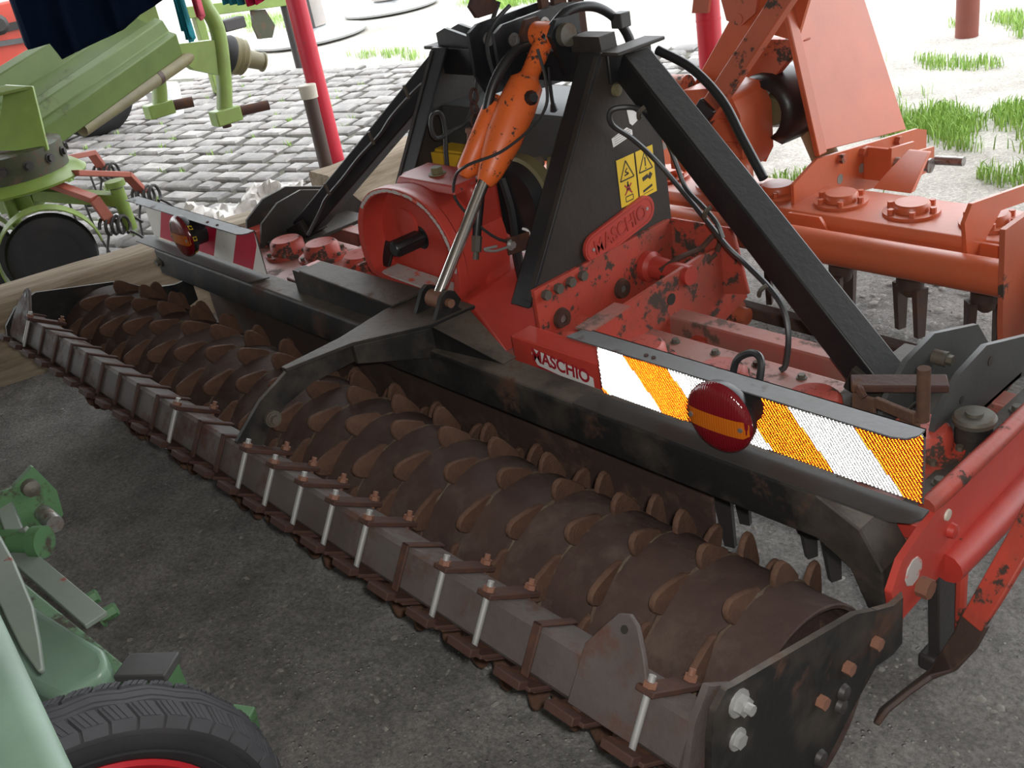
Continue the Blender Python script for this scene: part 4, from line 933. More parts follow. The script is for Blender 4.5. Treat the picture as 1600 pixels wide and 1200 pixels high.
# yellow warning stickers
def strip(m, pts, w, x):
    for (a, b) in zip(pts, pts[1:]):
        d = Vector((b[0] - a[0], b[1] - a[1])); d.normalize(); nn = Vector((-d.y, d.x)) * w / 2
        m.add([V(x, a[0] + nn.x, a[1] + nn.y), V(x, b[0] + nn.x, b[1] + nn.y), V(x, b[0] - nn.x, b[1] - nn.y), V(x, a[0] - nn.x, a[1] - nn.y)], [(0, 1, 2, 3)])
for y0, k in ((.868, 0), (.946, 1)):
    y1 = y0 + .073; za, zb = (.728, .862)
    st = MB().box(.3502, .3508, y0, y1, za, zb).build('warning_sticker', 'decal_yellow', H)
    m = MB(); yc = (y0 + y1) / 2
    strip(m, [(yc - .028, .80), (yc + .028, .80), (yc, .852), (yc - .028, .80)], .004, .3511)
    strip(m, [(y0, .728), (y0, .862)], .002, .3511)
    if k == 0:
        strip(m, [(yc - .010, .812), (yc + .008, .814), (yc - .006, .822), (yc + .004, .83)], .004, .3511)
        strip(m, [(yc - .014, .738), (yc + .016, .738), (yc + .016, .752), (yc - .014, .752), (yc - .014, .738)], .003, .3511)
        strip(m, [(yc - .008, .765), (yc, .785), (yc + .008, .765)], .005, .3511); strip(m, [(yc, .78), (yc, .793)], .006, .3511)
    else:
        strip(m, [(yc, .812), (yc, .838)], .005, .3511); strip(m, [(yc, .804), (yc, .808)], .005, .3511)
        strip(m, [(yc - .018, .778), (yc + .006, .783)], .012, .3511); strip(m, [(yc + .008, .774), (yc + .02, .787)], .014, .3511)
        strip(m, [(yc - .02, .744), (yc + .02, .752)], .007, .3511); strip(m, [(yc - .02, .736), (yc + .022, .738)], .002, .3511)
    m.build('sticker_pictogram', 'decal_black', st)
    if k == 0:
        m = MB(); strip(m, [(yc - .016, .758), (yc + .014, .785)], .005, .3512); strip(m, [(yc - .014, .786), (yc + .014, .757)], .005, .3512); m.build('sticker_cross', 'decal_crimson', st)
m = MB().add([V(.3505, *p) for p in ((.862, .925), (.925, .938), (.945, .925), (.945, .912), (.865, .900))], [(0, 1, 2, 3, 4)]).add([V(.3505, *p) for p in ((.930, .997), (.988, .950), (.948, .936), (.938, .945))], [(0, 1, 2, 3)])
m.each('torn_sticker', 'decal_white', H)
m = MB(); 
for i in range(4): strip(m, [(.872, .907 + i * .006), (.938, .914 + i * .006)], .0012, .3508)
m.each('sticker_print', 'decal_black', H)

# --- hoses, cables, chain
MB().tube([(.10, .97, 1.19), (.10, .87, 1.168), (.10, .779, 1.16), (.09, .697, 1.087), (.082, .645, .964), (.085, .600, .834), (.09, .572, .769), (.10, .545, .72)], .0145, 10).build('hydraulic_hose', 'hose_rubber', H)
MB().cyl((.10, .547, .725), (.105, .53, .685), .017, n=8, sm=False).cyl((.105, .53, .685), (.106, .523, .665), .011, n=10).build('hose_fitting', 'bolt_grey', H)
MB().tube([(-.12, .95, 1.26), (-.12, .918, 1.219), (-.12, .852, 1.127), (-.12, .775, .981), (-.12, .695, .957), (-.12, .64, .952), (-.12, .628, .985), (-.12, .640, 1.018), (-.12, .670, 1.015), (-.12, .675, .97), (-.12, .662, .901), (-.12, .655, .84)], .0068, 8).build('loop_cable', 'cable_grey', H)
MB().tube([(-.018, .90, 1.26), (-.018, .836, 1.229), (-.018, .80, 1.19), (-.018, .795, 1.14), (-.018, .81, 1.06)], .006, 8).build('mast_cable', 'cable_grey', H)
MB().tube([(.18, .80, 1.17), (.205, .79, 1.10), (.21, .775, 1.03), (.205, .71, .985), (.20, .60, .955), (.14, .53, .935), (.07, .535, .89), (.07, .53, .82), (.13, .60, .70), (.16, .72, .665), (.20, .80, .665)], .0045, 6).build('thin_wire', 'cable_grey', H)
m = MB().tube([(.16, .85, 1.11), (.16, .845, 1.055), (.16, .845, 1.01)], .0055, 6).lathe([(0, .007), (.02, .012), (.024, .004)], (.16, .845, 1.012), (0, .1, -1), 8); m.build('dangling_plug', 'plastic_black', H)
MB().tube([(.17, .84, 1.185), (.19, .87, 1.222), (.20, .92, 1.245), (.21, 1.00, 1.235), (.22, 1.065, 1.19), (.23, 1.10, 1.13), (.24, 1.11, 1.04)], .0135, 10).build('rear_hose', 'hose_rubber', H)
MB().tube([(.40, 1.02, 1.12), (.50, 1.03, 1.075), (.60, 1.02, 1.0), (.68, .99, .915), (.76, .96, .83)], .0125, 10).build('brace_hose', 'hose_rubber', H)
MB().box(.215, .255, 1.05, 1.09, 1.165, 1.205).build('hose_clip', 'guard_grey', H, .003)
MB().tube([(.47, .885, 1.00), (.42, .87, 1.012), (.385, .839, 1.010), (.38, .840, .972), (.39, .90, .917), (.42, .95, .845), (.50, .96, .76), (.60, .93, .70), (.70, .88, .665), (.80, .82, .66), (.88, .80, .62), (.93, .78, .585), (.955, .76, .53), (.955, .745, .46), (.945, .735, .445)], .0075, 8).build('lamp_cable', 'cable_grey', H)
MB().tube([(.47, .885, 1.00), (.50, .90, .94), (.53, .905, .86), (.56, .90, .80), (.63, .88, .765), (.68, .865, .735), (.70, .86, .70)], .0065, 8).build('lamp_cable', 'cable_grey', H)
m = MB()
for x, y, z in ((.475, .875, 1.01), (.70, .83, .79), (.885, .785, .635)):
    m.tube([(x - .012, y - .02, z - .02), (x, y - .03, z), (x + .012, y - .02, z + .012)], .006, 6)
m.each('cable_tie', 'bolt_grey', H)
MB().tube([(-.40, .87, 1.05), (-.47, .86, 1.02), (-.60, .83, .93), (-.68, .82, .865), (-.80, .79, .78), (-.90, .765, .70), (-1.0, .74, .625), (-1.03, .72, .58), (-1.06, .66, .50)], .0065, 8).build('lamp_cable', 'cable_grey', H)
m = MB()
for x, y, z in ((-.50, .84, 1.005), (-.70, .80, .85), (-.96, .735, .66)): m.cyl((x, y, z - .015), (x, y - .01, z + .03), .006, n=6)
m.each('cable_tie', 'bolt_grey', H)
MB().tube([(1.11, .325, .60), (1.11, .35, .665), (1.122, .355, .70), (1.155, .36, .718), (1.18, .35, .706), (1.182, .325, .64)], .0075, 8).build('lamp_cable', 'hose_rubber', H)
# chain and hook by the tower
m = MB()
for i in range(4):
    c = V(-.10, .785 - .007 * i, 1.035 - .034 * i); ex = V(1, 0, 0) if i % 2 else V(0, 1, .2).normalized()
    m.tube([c + V(0, 0, .02), c + ex * .012 + V(0, 0, .01), c + ex * .012 - V(0, 0, .01), c - V(0, 0, .02), c - ex * .012 - V(0, 0, .01), c - ex * .012 + V(0, 0, .01)], .0048, 6, sub=4, closed=True)
m.each('chain_link', 'strap_rust', H)
m = MB().cyl((-.10, .757, .945), (-.10, .745, .895), .017, n=12).cyl((-.10, .757, .95), (-.10, .755, .938), .021, n=12); m.build('chain_pin', 'bolt_rust', H)
# small tie bracket with a bolt
m = MB().bar((.16, .60, .682), (.20, .80, .672), .006, .05, (0, 0, 1)); m.build('wire_bracket', 'strap_rust', H, .002)
m = MB().bolt((.163, .612, .685), (1, 0, 0), .011, .008).tube([(.17, .60, .685), (.165, .55, .69), (.16, .52, .705), (.165, .56, .70)], .004, 6); m.each('bracket_bolt', 'zinc', H)
m = MB().tube([(.155, .67, .71), (.175, .675, .70), (.175, .675, .655)], .004, 6).tube([(.175, .75, .705), (.195, .755, .695), (.195, .755, .65)], .004, 6); m.each('wire_tie', 'decal_white', H)
MB().tube([(.10, .672, .85), (.12, .671, .756), (.13, .656, .627), (.14, .652, .53), (.15, .65, .46)], .0145, 8).build('drop_hose', 'hose_rubber', H)
# ================================================================ orange harrow behind
G = thing('orange_harrow', 'orange power harrow with tilted tower panel and long round tube parked behind the red one', 'harrow', (0.1, 1.85, 0))
OZ = .43
m = MB().prism([(1.675, OZ - .02), (1.70, OZ), (1.95, OZ), (1.975, OZ - .02), (1.965, .27), (1.90, .23), (1.76, .23), (1.685, .27)], 'x', -1.35, 1.62)
m.build('trough', 'orange_paint', G, .005)
m = MB().lathe([(0, .088), (.010, .088), (.012, .058), (.030, .056), (.036, .050), (.037, .001)], (0, 0, 0), (0, 0, 1), 28)
for k in range(6):
    a = k * math.pi / 3; m.bolt((.072 * math.cos(a), .072 * math.sin(a), .010), (0, 0, 1), .010, .014, 0, washer=False)
c0_ = m.build('bearing_cap', 'orange_paint')
for k in range(-5, 6): inst(c0_, G, Matrix.Translation((.185 + .25 * k, 1.82, OZ)))
bpy.data.objects.remove(c0_)
m = MB().lathe([(0, .045), (.05, .045), (.055, .035), (.075, .032), (.09, .015)], (0, 0, 0), (0, 0, -1), 12)
for s in (-1, 1): m.hexa([V(s * .045 - .010, -.018, -.225), V(s * .045 + .010, -.018, -.225), V(s * .045 + .010, .012, -.225), V(s * .045 - .010, .012, -.225), V(s * .045 - .012, -.024, -.05), V(s * .045 + .012, -.024, -.05), V(s * .045 + .012, .024, -.05), V(s * .045 - .012, .024, -.05)])
t0 = m.build('rotor_tines', 'tine_rust')
for k in range(-3, 6): inst(t0, G, Matrix.Translation((.185 + .25 * k, 1.82, .23)) @ Matrix.Rotation(.4 + 1.2 * k, 4, 'Z'))
bpy.data.objects.remove(t0)
MB().cyl((-1.2, 1.55, .39), (1.14, 1.55, .39), .052, n=28).build('cross_tube', 'orange_paint', G)
m = MB().prism([(1.44, .58), (1.62, .58), (1.64, .40), (1.60, .08), (1.50, .06), (1.46, .30)], 'x', 1.135, 1.150); m.build('tube_end_plate', 'orange_worn', G, .003)
# lower roller bar lying behind
MB().bar((-.3, 1.53, .13), (1.04, 1.53, .10), .05, .045).build('lower_bar', 'tine_rust', G, .006)
m = MB().prism([(1.02, .06), (1.02, .14), (1.09, .19), (1.13, .19), (1.13, .06)], 'y', 1.50, 1.54); m.build('bar_hook', 'tine_rust', G, .006)
m = MB().lathe([(0, .05), (.06, .05), (.065, .03), (.10, .03)], (.20, 1.46, .13), (1, 0, 0), 14); m.build('bar_bearing', 'orange_worn', G)
# link bracket plates
P = [(1.742, .35), (1.742, .50), (1.885, .545), (2.55, .455), (2.62, .43), (2.62, .36), (2.36, .30), (1.87, .395), (1.83, .34)]
for x in (.30, -.62):
    pl = MB().prism(P, 'x', x - .006, x + .006).build('link_plate', 'orange_paint', G, .003)
    m = MB()
    for y, z in ((2.02, .43), (2.16, .425), (2.27, .425)): m.cyl((x + .006, y, z), (x + .0072, y, z), .018, n=14)
    m.each('link_plate_hole', 'pebble', pl)
    m = MB()
    for y, z in ((2.02, .505), (2.16, .485), (2.40, .455)): m.bolt((x + .006, y, z), (1, 0, 0), .018, .016, washer=False)
    m.each('link_plate_bolt', 'orange_worn', pl)
m = MB().prism([(2.17, .505), (2.33, .482), (2.345, .44), (2.47, .42), (2.47, .335), (2.30, .345), (2.22, .35), (2.16, .38)], 'x', .405, .417).box(.306, .41, 2.17, 2.19, .38, .50); m.build('pin_bracket', 'orange_paint', G, .003)
m = MB().cyl((.41, 2.20, .445), (.54, 2.20, .445), .019, n=16).cyl((.54, 2.20, .447), (.548, 2.20, .447), .026, n=12).cyl((.54, 2.245, .452), (.64, 2.245, .457), .016, n=14); m.each('link_pin', 'steel_pin', G)
m = MB().hexa([V(.46, 1.97, .43), V(.60, 1.97, .43), V(.60, 2.0, .43), V(.46, 2.0, .43), V(.50, 2.12, .52), V(.58, 2.12, .52), V(.58, 2.14, .52), V(.50, 2.14, .52)]); m.build('front_gusset', 'orange_paint', G, .003)
for x0 in (.335, .93):
    MB().prism([(x0, .30), (x0, OZ + .005), (x0 + .12, OZ + .005), (x0 + .165, .37), (x0 + .165, .30)], 'y', 1.660, 1.672).build('rear_gusset', 'orange_paint', G, .002)
# arm plate on the right
MB().prism([(1.60, .36), (1.56, .53), (1.60, .575), (2.10, .49), (2.10, .435), (1.78, .492), (1.70, .44), (1.672, .36)], 'x', .972, .984).build('roller_arm', 'orange_paint', G, .003)
# tower: wide tilted panel with a folded edge, and legs
m = MB().add([V(.306, 1.935, .56), V(.306, 2.47, .475), V(.13, 2.37, 1.14), V(.13, 1.93, 1.26), V(.294, 1.935, .56), V(.294, 2.47, .475), V(.118, 2.37, 1.14), V(.118, 1.93, 1.26)], [(0, 1, 2, 3), (7, 6, 5, 4), (0, 4, 5, 1), (1, 5, 6, 2), (2, 6, 7, 3), (3, 7, 4, 0)])
m.build('tower_panel', 'orange_paint', G, .003)
m = MB().bar((.300, 1.915, .55), (.13, 1.92, 1.28), .05, .02, (1, 0, 0)); m.build('panel_fold', 'orange_paint', G, .004)
MB().bar((-.06, 1.66, .64), (.36, 1.72, 1.16), .065, .05, (0, 1, 0)).build('tower_strut', 'orange_worn', G, .004)
MB().bar((.05, 1.66, .78), (-.02, 1.65, .69), .068, .053, (0, 1, 0)).build('strut_collar', 'plastic_black', G, .003)
m = MB().hexa([V(-.26, 1.88, .70), V(-.16, 1.88, .68), V(-.16, 1.94, .68), V(-.26, 1.94, .70), V(.10, 1.88, 1.16), V(.24, 1.88, 1.16), V(.24, 1.94, 1.16), V(.10, 1.94, 1.16)]); m.build('tower_leg', 'orange_paint', G, .004)
m = MB().hexa([V(-.10, 1.96, .72), V(.02, 1.96, .72), V(.02, 2.0, .72), V(-.10, 2.0, .72), V(.06, 1.96, .92), V(.22, 1.96, .92), V(.22, 2.0, .92), V(.06, 2.0, .92)]); m.build('tower_web', 'orange_worn', G, .003)
m = MB().prism([(.02, .96), (.20, .92), (.30, 1.18), (.14, 1.18)], 'y', 1.94, 1.955); m.build('tower_gusset', 'orange_paint', G, .003)
m = MB().prism([(-.02, 1.005), (.035, .985), (.10, 1.03), (.12, 1.12), (-.05, 1.12)], 'y', 1.86, 1.874).cyl((.03, 1.858, 1.01), (.03, 1.876, 1.01), .018, n=12); m.build('top_link_ear', 'orange_worn', G, .003)
m = MB().prism([(-.20, 1.02), (-.13, 1.02), (-.10, 1.14), (-.17, 1.14)], 'y', 1.90, 1.914); m.build('top_link_ear', 'orange_worn', G, .003)
MB().bar((.12, 2.30, 1.20), (.34, 1.73, 1.14), .05, .05).bar((.14, 2.0, 1.22), (.14, 2.0, 1.10), .05, .05).build('tower_crossbar', 'orange_worn', G, .004)
# gearbox
m = MB(); gp = [(-.22, .50), (.07, .50), (.105, .56), (.105, .72), (.07, .79), (-.03, .805), (-.16, .79), (-.22, .72)]
m.prism(gp, 'y', 1.74, 1.92); og = m.build('gearbox', 'orange_paint', G, .025, 3)
m = MB()
for z in (.62, .70): m.box(-.10, .095, 1.732, 1.745, z - .006, z + .006)
m.each('gearbox_rib', 'orange_paint', og, .003)
MB().lathe([(0, .05), (.10, .05), (.115, .042), (.125, .02)], (.10, 1.72, .45), (0, 0, 1), 20).build('drain_dome', 'orange_paint', og)
MB().cyl((.075, 1.675, .535), (.075, 1.665, .535), .026, n=16).build('dark_plug', 'plastic_black', og)
MB().cyl((-.32, 1.80, .765), (-.18, 1.82, .765), .06, n=20).build('shaft_sleeve', 'orange_worn', og)
# black plastic PTO guard, olive joint inside
m = MB(); n = 16; vs = []
prf = [(1.90, .10), (1.94, .135), (2.06, .14), (2.16, .125)]
for y, r in prf:
    for i in range(n + 1):
        a = math.radians(-60 + 250 * i / n); vs.append(V(.06 + r * math.cos(a), y, .685 + r * math.sin(a) * (.9 if math.sin(a) > 0 else 1.05)))
m.add(vs, [(j * (n + 1) + i, j * (n + 1) + i + 1, (j + 1) * (n + 1) + i + 1, (j + 1) * (n + 1) + i) for j in range(3) for i in range(n)], 0, True)
o = m.build('shaft_guard', 'plastic_black', G); so = o.modifiers.new('solid', 'SOLIDIFY'); so.thickness = .008
MB().lathe([(0, .05), (.10, .07), (.12, .07), (.14, .04), (.20, .035)], (.09, 1.93, .68), (0, 1, 0), 18).build('shaft_joint', 'clutch_olive', G)
MB().cyl((.12, 2.12, .60), (.22, 2.20, .25), .05, n=16).build('hanging_shaft', 'clutch_olive', G)

# ================================================================ lime-green rotary rake
K = thing('rotary_rake', 'lime-green rotary rake with red-brown tine arms, mudguarded wheels and three-point headstock', 'rake', (-3.5, .6, 0))
ctr = V(-3.48, .40, .56)
m = MB().lathe([(0, .05), (0, .34), (.012, .345), (.05, .30), (.055, .05)], ctr - V(0, 0, .06), (0, 0, 1), 40); m.build('rotor_dish', 'lime_paint', K)
m = MB().lathe([(0, .27), (.13, .27), (.135, .25), (.135, .05)], ctr - V(0, 0, .01), (0, 0, 1), 36); hb = m.build('rotor_housing', 'lime_dark', K)
m = MB()
for k in range(14):
    a = k * 2 * math.pi / 14; p = ctr + V(.272 * math.cos(a), .272 * math.sin(a), .06); m.bolt(p, (math.cos(a), math.sin(a), 0), .018, .014)
m.each('housing_bolt', 'tine_dark', hb)
def coil(m, c, d, r, n, w):
    c = Vector(c); d, a, b = MB()._fr(d); P = [c + d * (w * i / 40) + (a * math.cos(i * .6) + b * math.sin(i * .6)) * r for i in range(41)]
    m.tube(P, .009, 6, sub=1)
arms = [((-3.20, .60, .52), (-3.11, .86, .47), (-3.32, .98, .30)), ((-3.28, .48, .50), (-3.05, .60, .40), (-3.02, .63, .27)), ((-3.75, .7, .5), (-4.05, 1.0, .42), (-4.1, 1.05, .3)), ((-3.8, .2, .5), (-4.2, 0, .45), (-4.25, 0, .3))]
for i, (a, b, c) in enumerate(arms):
    if i == 0: b = (-3.33, .90, .40); c = (-3.40, .98, .27)
    MB().bar(a, b, .06, .03).bar(b, c, .055, .03).build('tine_arm', 'arm_brown', K, .004)
    m = MB(); coil(m, Vector(c) + V(-.04, -.03, -.02), (1, .9, 0), .045, 4, .13)
    c = Vector(c); m.tube([c + V(.06, .06, -.06), c + V(.11, .10, -.12), c + V(.13, .08, -.24)], .007, 6).tube([c + V(-.03, -.02, -.06), c + V(-.02, -.06, -.14), c + V(-.01, -.08, -.24)], .007, 6)
    m.build('spring_tines', 'tine_dark', K)
# wheels with mudguards
for (x, y, r, ang_) in ((-3.02, .30, .215, -.30), (-3.42, .02, .23, -.25)):
    d = V(math.cos(ang_), math.sin(ang_), 0); o_ = V(x, y, r - .005)
    m = MB().lathe([(-.045, r * .62), (-.05, r * .80), (-.04, r * .95), (-.015, r), (.015, r), (.04, r * .95), (.05, r * .80), (.045, r * .62)], o_, d, 36); wh = m.build('wheel', 'rubber', K)
    MB().lathe([(-.03, .02), (-.03, r * .62), (.035, r * .64), (.02, r * .5), (.01, .05), (.03, .04), (.03, .005)], o_, d, 28).build('wheel_rim', 'pipe_brown', wh)
    m = MB(); n = 22; vs = []; _, a_, b_ = m._fr(d)
    for t in (-.055, .06):
        for rr in (r + .028, r + .034):
            vs += [o_ + d * t + (a_ * math.cos(math.radians(-20 + 195 * i / n)) + b_ * math.sin(math.radians(-20 + 195 * i / n))) * rr for i in range(n + 1)]
    q = n + 1
    m.add(vs, [f for i in range(n) for f in ((i, i + 1, 2 * q + i + 1, 2 * q + i), (q + i, 3 * q + i, 3 * q + i + 1, q + i + 1), (2 * q + i, 2 * q + i + 1, 3 * q + i + 1, 3 * q + i), (i, q + i, q + i + 1, i + 1))], 0, True)
    m.build('mudguard', 'lime_paint', wh)
# undercarriage
m = MB().bar((-3.35, .42, .45), (-3.03, .72, .36), .07, .06).cyl((-3.03, .72, .42), (-3.03, .72, .20), .035, n=14).cyl((-3.03, .72, .43), (-3.03, .72, .46), .05, n=14).cyl((-3.42, .30, .48), (-3.42, .30, .30), .03, n=12).bar((-3.35, .42, .42), (-3.55, .30, .40), .08, .07); m.each('wheel_carrier', 'lime_paint', K, .003)
m = MB()
for p in ((-3.30, .55, .36), (-3.22, .60, .36), (-3.6, .8, .4)): m.tube([p, (p[0] + .02, p[1], p[2] - .14), (p[0] + .05, p[1] + .02, p[2] - .28)], .006, 6)
m.tube([(-3.25, .62, .33), (-3.12, .70, .32), (-3.0, .78, .22)], .008, 6); m.each('loose_tine', 'tine_dark', K)
# folded sheet beam rising to the headstock
A_ = V(-3.60, .62, .64); Bq = V(-4.10, 1.72, .86); d = (Bq - A_).normalized(); sd = d.cross(V(0, 0, 1)).normalized(); up_ = sd.cross(d).normalized()
sec = [(.04, -.05), (.06, .08), (.015, .10), (.0, .17), (-.05, .19), (-.10, .15), (-.20, .21), (-.22, .33), (-.28, .35), (-.30, .20), (-.26, -.02), (-.08, -.07)]
n = len(sec); m = MB()
for i in range(n):
    pass
vs = [A_ + sd * a + up_ * b for a, b in sec] + [Bq + sd * a + up_ * b for a, b in sec]
m.add(vs, [list(range(n))[::-1], list(range(n, 2 * n))] + [(i, (i + 1) % n, n + (i + 1) % n, n + i) for i in range(n)])
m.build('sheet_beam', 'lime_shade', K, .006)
m = MB().poly([(-3.40, .33, .70), (-3.22, .52, .66), (-3.36, .60, .95), (-3.46, .50, .98)], (-1, .9, 0), .02).poly([(-3.62, .16, .98), (-3.46, .50, .98), (-3.36, .60, .955), (-3.56, .12, .955)], (0, 0, -1), .015); m.build('beam_gusset', 'lime_paint', K, .003)
m = MB().bar((-3.56, .42, .72), (-3.545, .44, .92), .05, .03).bar((-3.66, .30, .70), (-3.66, .30, .95), .05, .05); m.each('gusset_prop', 'lime_paint', K, .003)
m = MB().box(-3.62, -3.52, .30, .44, .70, .78); m.build('hub_block', 'lime_dark', K, .01)
# headstock
m = MB().tube([(-4.10, 1.95, 1.45), (-4.10, 1.98, 1.10), (-4.10, 2.03, .90), (-4.10, 1.98, .60), (-4.10, 1.92, .40)], .05, 10); m.build('headstock_leg', 'lime_paint', K)
m = MB().tube([(-4.62, 1.65, 1.45), (-4.62, 1.72, 1.0), (-4.60, 1.79, .80), (-4.60, 1.76, .60), (-4.60, 1.72, .46)], .05, 10); m.build('headstock_leg', 'lime_paint', K)
m = MB().prism([(1.62, .89), (1.99, .84), (1.97, .62), (1.80, .70)], 'x', -4.16, -4.08); m.build('headstock_bracket', 'lime_paint', K, .01)
m = MB().box(-4.13, -4.02, 1.82, 2.00, .335, .43).box(-4.66, -4.55, 1.62, 1.80, .40, .49); m.each('link_block', 'lime_paint', K, .008)
m = MB().cyl((-4.10, 1.99, .38), (-4.02, 2.20, .375), .032, n=12).cyl((-4.08, 1.90, .36), (-4.08, 1.90, .31), .03, n=10).cyl((-4.6, 1.79, .445), (-4.54, 1.93, .44), .035, n=12); m.each('link_pin', 'strap_rust', K)
MB().cyl((-3.72, .88, .62), (-4.16, 1.90, .80), .042, n=16).build('drive_shaft', 'clutch_olive', K)
MB().cyl((-3.99, 1.50, .73), (-4.00, 1.53, .735), .046, n=16).build('shaft_collar', 'pipe_brown', K)
u0 = V(-4.32, 2.07, .745); ud = (V(-4.30, 2.36, .61) - u0).normalized()
m = MB().lathe([(0, .03), (.05, .05), (.06, .11), (.10, .125), (.12, .12)], u0, ud, 24, 1).lathe([(.12, .12), (.14, .125), (.15, .112), (.17, .122), (.18, .11), (.20, .118), (.215, .10), (.24, .06), (.34, .055), (.345, .065), (.355, .065)], u0, ud, 24, 0); m.build('shaft_bell', ['clutch_olive', 'rubber'], K)
m = MB().box(-4.45, -4.25, 1.55, 1.75, .90, 1.4); m.build('headstock_web', 'lime_paint', K, .01)

# ================================================================ things out in the yard
F = thing('far_implement', 'lime-green frame with a dark plough blade far out beyond the rake', 'implement', (-7, 3.8, 0))
m = MB().bar((-7.0, 3.2, .74), (-7.0, 4.35, .62), .12, .10, (0, 0, 1)).bar((-7.0, 3.30, .74), (-7.0, 3.30, .0), .08, .08); m.build('frame_beam', 'lime_paint', F, .006)
m = MB().prism([(3.84, .62), (3.98, .60), (4.04, .44), (3.98, .34), (3.84, .36), (3.82, .48)], 'x', -7.02, -6.98); m.build('plough_blade', 'lime_dark', F, .006)
m = MB().box(-7.08, -6.92, 3.5, 3.72, .50, .60).cyl((-7, 4.2, .62), (-7, 4.2, -.03), .04, n=12); m.each('blade_mount', 'tine_dark', F, .01)
TR = thing('red_trailer', 'red machine with a large dark tyre and salmon rim behind the lime beam', 'trailer', (-6.9, 2.0, 0))
wo = V(-6.86, 2.07, .335); wd = V(.86, -.5, 0).normalized()
m = MB().lathe([(-.10, .19), (-.11, .27), (-.09, .335), (-.04, .365), (.04, .365), (.09, .335), (.11, .27), (.10, .19)], wo, wd, 40); tw_ = m.build('tyre', 'rubber', TR)
MB().lathe([(-.05, .02), (-.05, .19), (.095, .195), (.06, .15), (.05, .06), (.08, .05), (.08, .004)], wo, wd, 30).build('wheel_rim', 'rim_salmon', tw_)
m = MB().box(-8.4, -7.0, 1.2, 2.05, .62, 1.15).box(-8.4, -6.96, 1.15, 1.25, .84, .92); m.build('trailer_body', 'trailer_red', TR, .02)
MB().bar((-6.98, 1.1, .90), (-6.98, 2.0, .82), .03, .04).build('trailer_rail', 'sign_steel', TR)
m = MB().lathe([(0, .08), (.06, .08), (.08, .05)], (-6.98, 1.60, 1.0), (1, 0, 0), 14).box(-6.99, -6.97, 1.55, 1.80, .93, .99); m.build('trailer_fitting', 'tine_dark', TR)
MB().cyl((-6.95, 2.0, .335), (-7.7, 2.0, .335), .05, n=12).bar((-7.3, 2.0, .335), (-7.3, 2.0, .65), .08, .08).build('trailer_axle', 'tine_dark', TR)
B2 = thing('white_bucket', 'white plastic bucket on the cobbles behind the rake leg', 'bucket', (-6.72, 2.66, 0))
MB().lathe([(0, .10), (.005, .12), (.24, .15), (.25, .155), (.25, .145), (.02, .11)], (-6.72, 2.66, -.02), (0, 0, 1), 24).build('bucket_body', 'bucket_white', B2)
# mower drums: wide discs under a stem
for (x, y, r, lab) in ((-8.62, 5.36, .66, 'grey mower drum disc with stem nearest the crimson post'), (-9.05, 6.85, .60, 'grey mower drum disc with stem further right beside the grass')):
    D_ = thing('mower_drum', lab, 'mower drum', (x, y, 0), 'mower drums in the yard')
    MB().lathe([(0, r * .6), (.02, r * .98), (.045, r), (.06, r * .97), (.12, r * .35), (.16, r * .24)], (x, y, -.025), (0, 0, 1), 48).build('drum_disc', 'disc_grey', D_)
    MB().lathe([(0, .22), (.6, .20), (1.2, .20)], (x, y, .12), (0, 0, 1), 24).build('drum_stem', 'post_grey', D_)
    MB().bar((x + .26, y - .1, .12), (x + .24, y - .1, 1.3), .05, .05).build('drum_strut', 'tine_dark', D_)
S2 = MB(); rnd = random.Random(77)
S2.lathe([(0, .14), (.05, .16), (.15, .13), (.2, .05)], (-7.3, 7.9, -.03), (0, 0, 1), 8, sm=False); tag(S2.build('yard_stone', 'pebble'), 'brown stone lump lying on the far grass', 'stone')
# ================================================================ washing on a line
L = thing('washing_line', 'thin washing line strung above the rake', 'line', (-3.4, .9, 1.75))
MB().tube([(-3.75, -.30, 1.80), (-2.9, .47, 1.752), (-2.1, 1.2, 1.75), (-1.2, 2.02, 1.80)], .004, 6).build('cord', 'cable_grey', L)
MB().cyl((-3.75, -.30, 1.79), (-3.75, -.30, 3.31), .006, n=6).cyl((-1.2, 2.02, 1.79), (-1.2, 2.02, 3.31), .006, n=6).build('cord_hanger', 'cable_grey', L)
def garment(name, top0, top1, zt, outline, mat, label, seed, th=.012):
    # cloth sheet hung from the line between two points, lower hem following an outline of (s, drop)
    rnd = random.Random(seed); m = MB(); n, k = 30, 16; vs = []; a = Vector(top0); b = Vector(top1); nn = V(-(b - a).y, (b - a).x, 0).normalized()
    def drop(s):
        for (s0, d0), (s1, d1) in zip(outline, outline[1:]):
            if s0 <= s <= s1: return d0 + (d1 - d0) * (s - s0) / max(1e-6, s1 - s0)
        return outline[-1][1]
    for i in range(n + 1):
        s = i / n; dr = drop(s)
        for j in range(k + 1):
            w = j / k; vs.append(a.lerp(b, s) + V(0, 0, -dr * w) + nn * (.028 * w * math.sin(s * 19 + seed) + .012 * math.sin(s * 41 + 3 * w)))
    m.add(vs, [(i * (k + 1) + j, (i + 1) * (k + 1) + j, (i + 1) * (k + 1) + j + 1, i * (k + 1) + j + 1) for i in range(n) for j in range(k)], 0, True)
    o = m.build(name, mat); so = o.modifiers.new('solid', 'SOLIDIFY'); so.thickness = th; so.offset = 0
    return tag(o, label, 'garment', 'washing on the line')
garment('overalls', (-2.88, .49, 1.752), (-2.34, .985, 1.75), 1.75, [(0, .56), (.02, .58), (.16, .57), (.175, .57), (.20, .645), (.22, .64), (.66, .56), (.80, .51), (1.0, .45)], 'denim_blue', 'dark navy work garment hanging at the top left corner', 3)
garment('scarf', (-2.325, 1.0, 1.75), (-2.295, 1.025, 1.75), 1.75, [(0, .60), (.5, .66), (1, .64)], 'cloth_teal', 'narrow teal cloth strip hanging beside the navy garment', 5, .006)
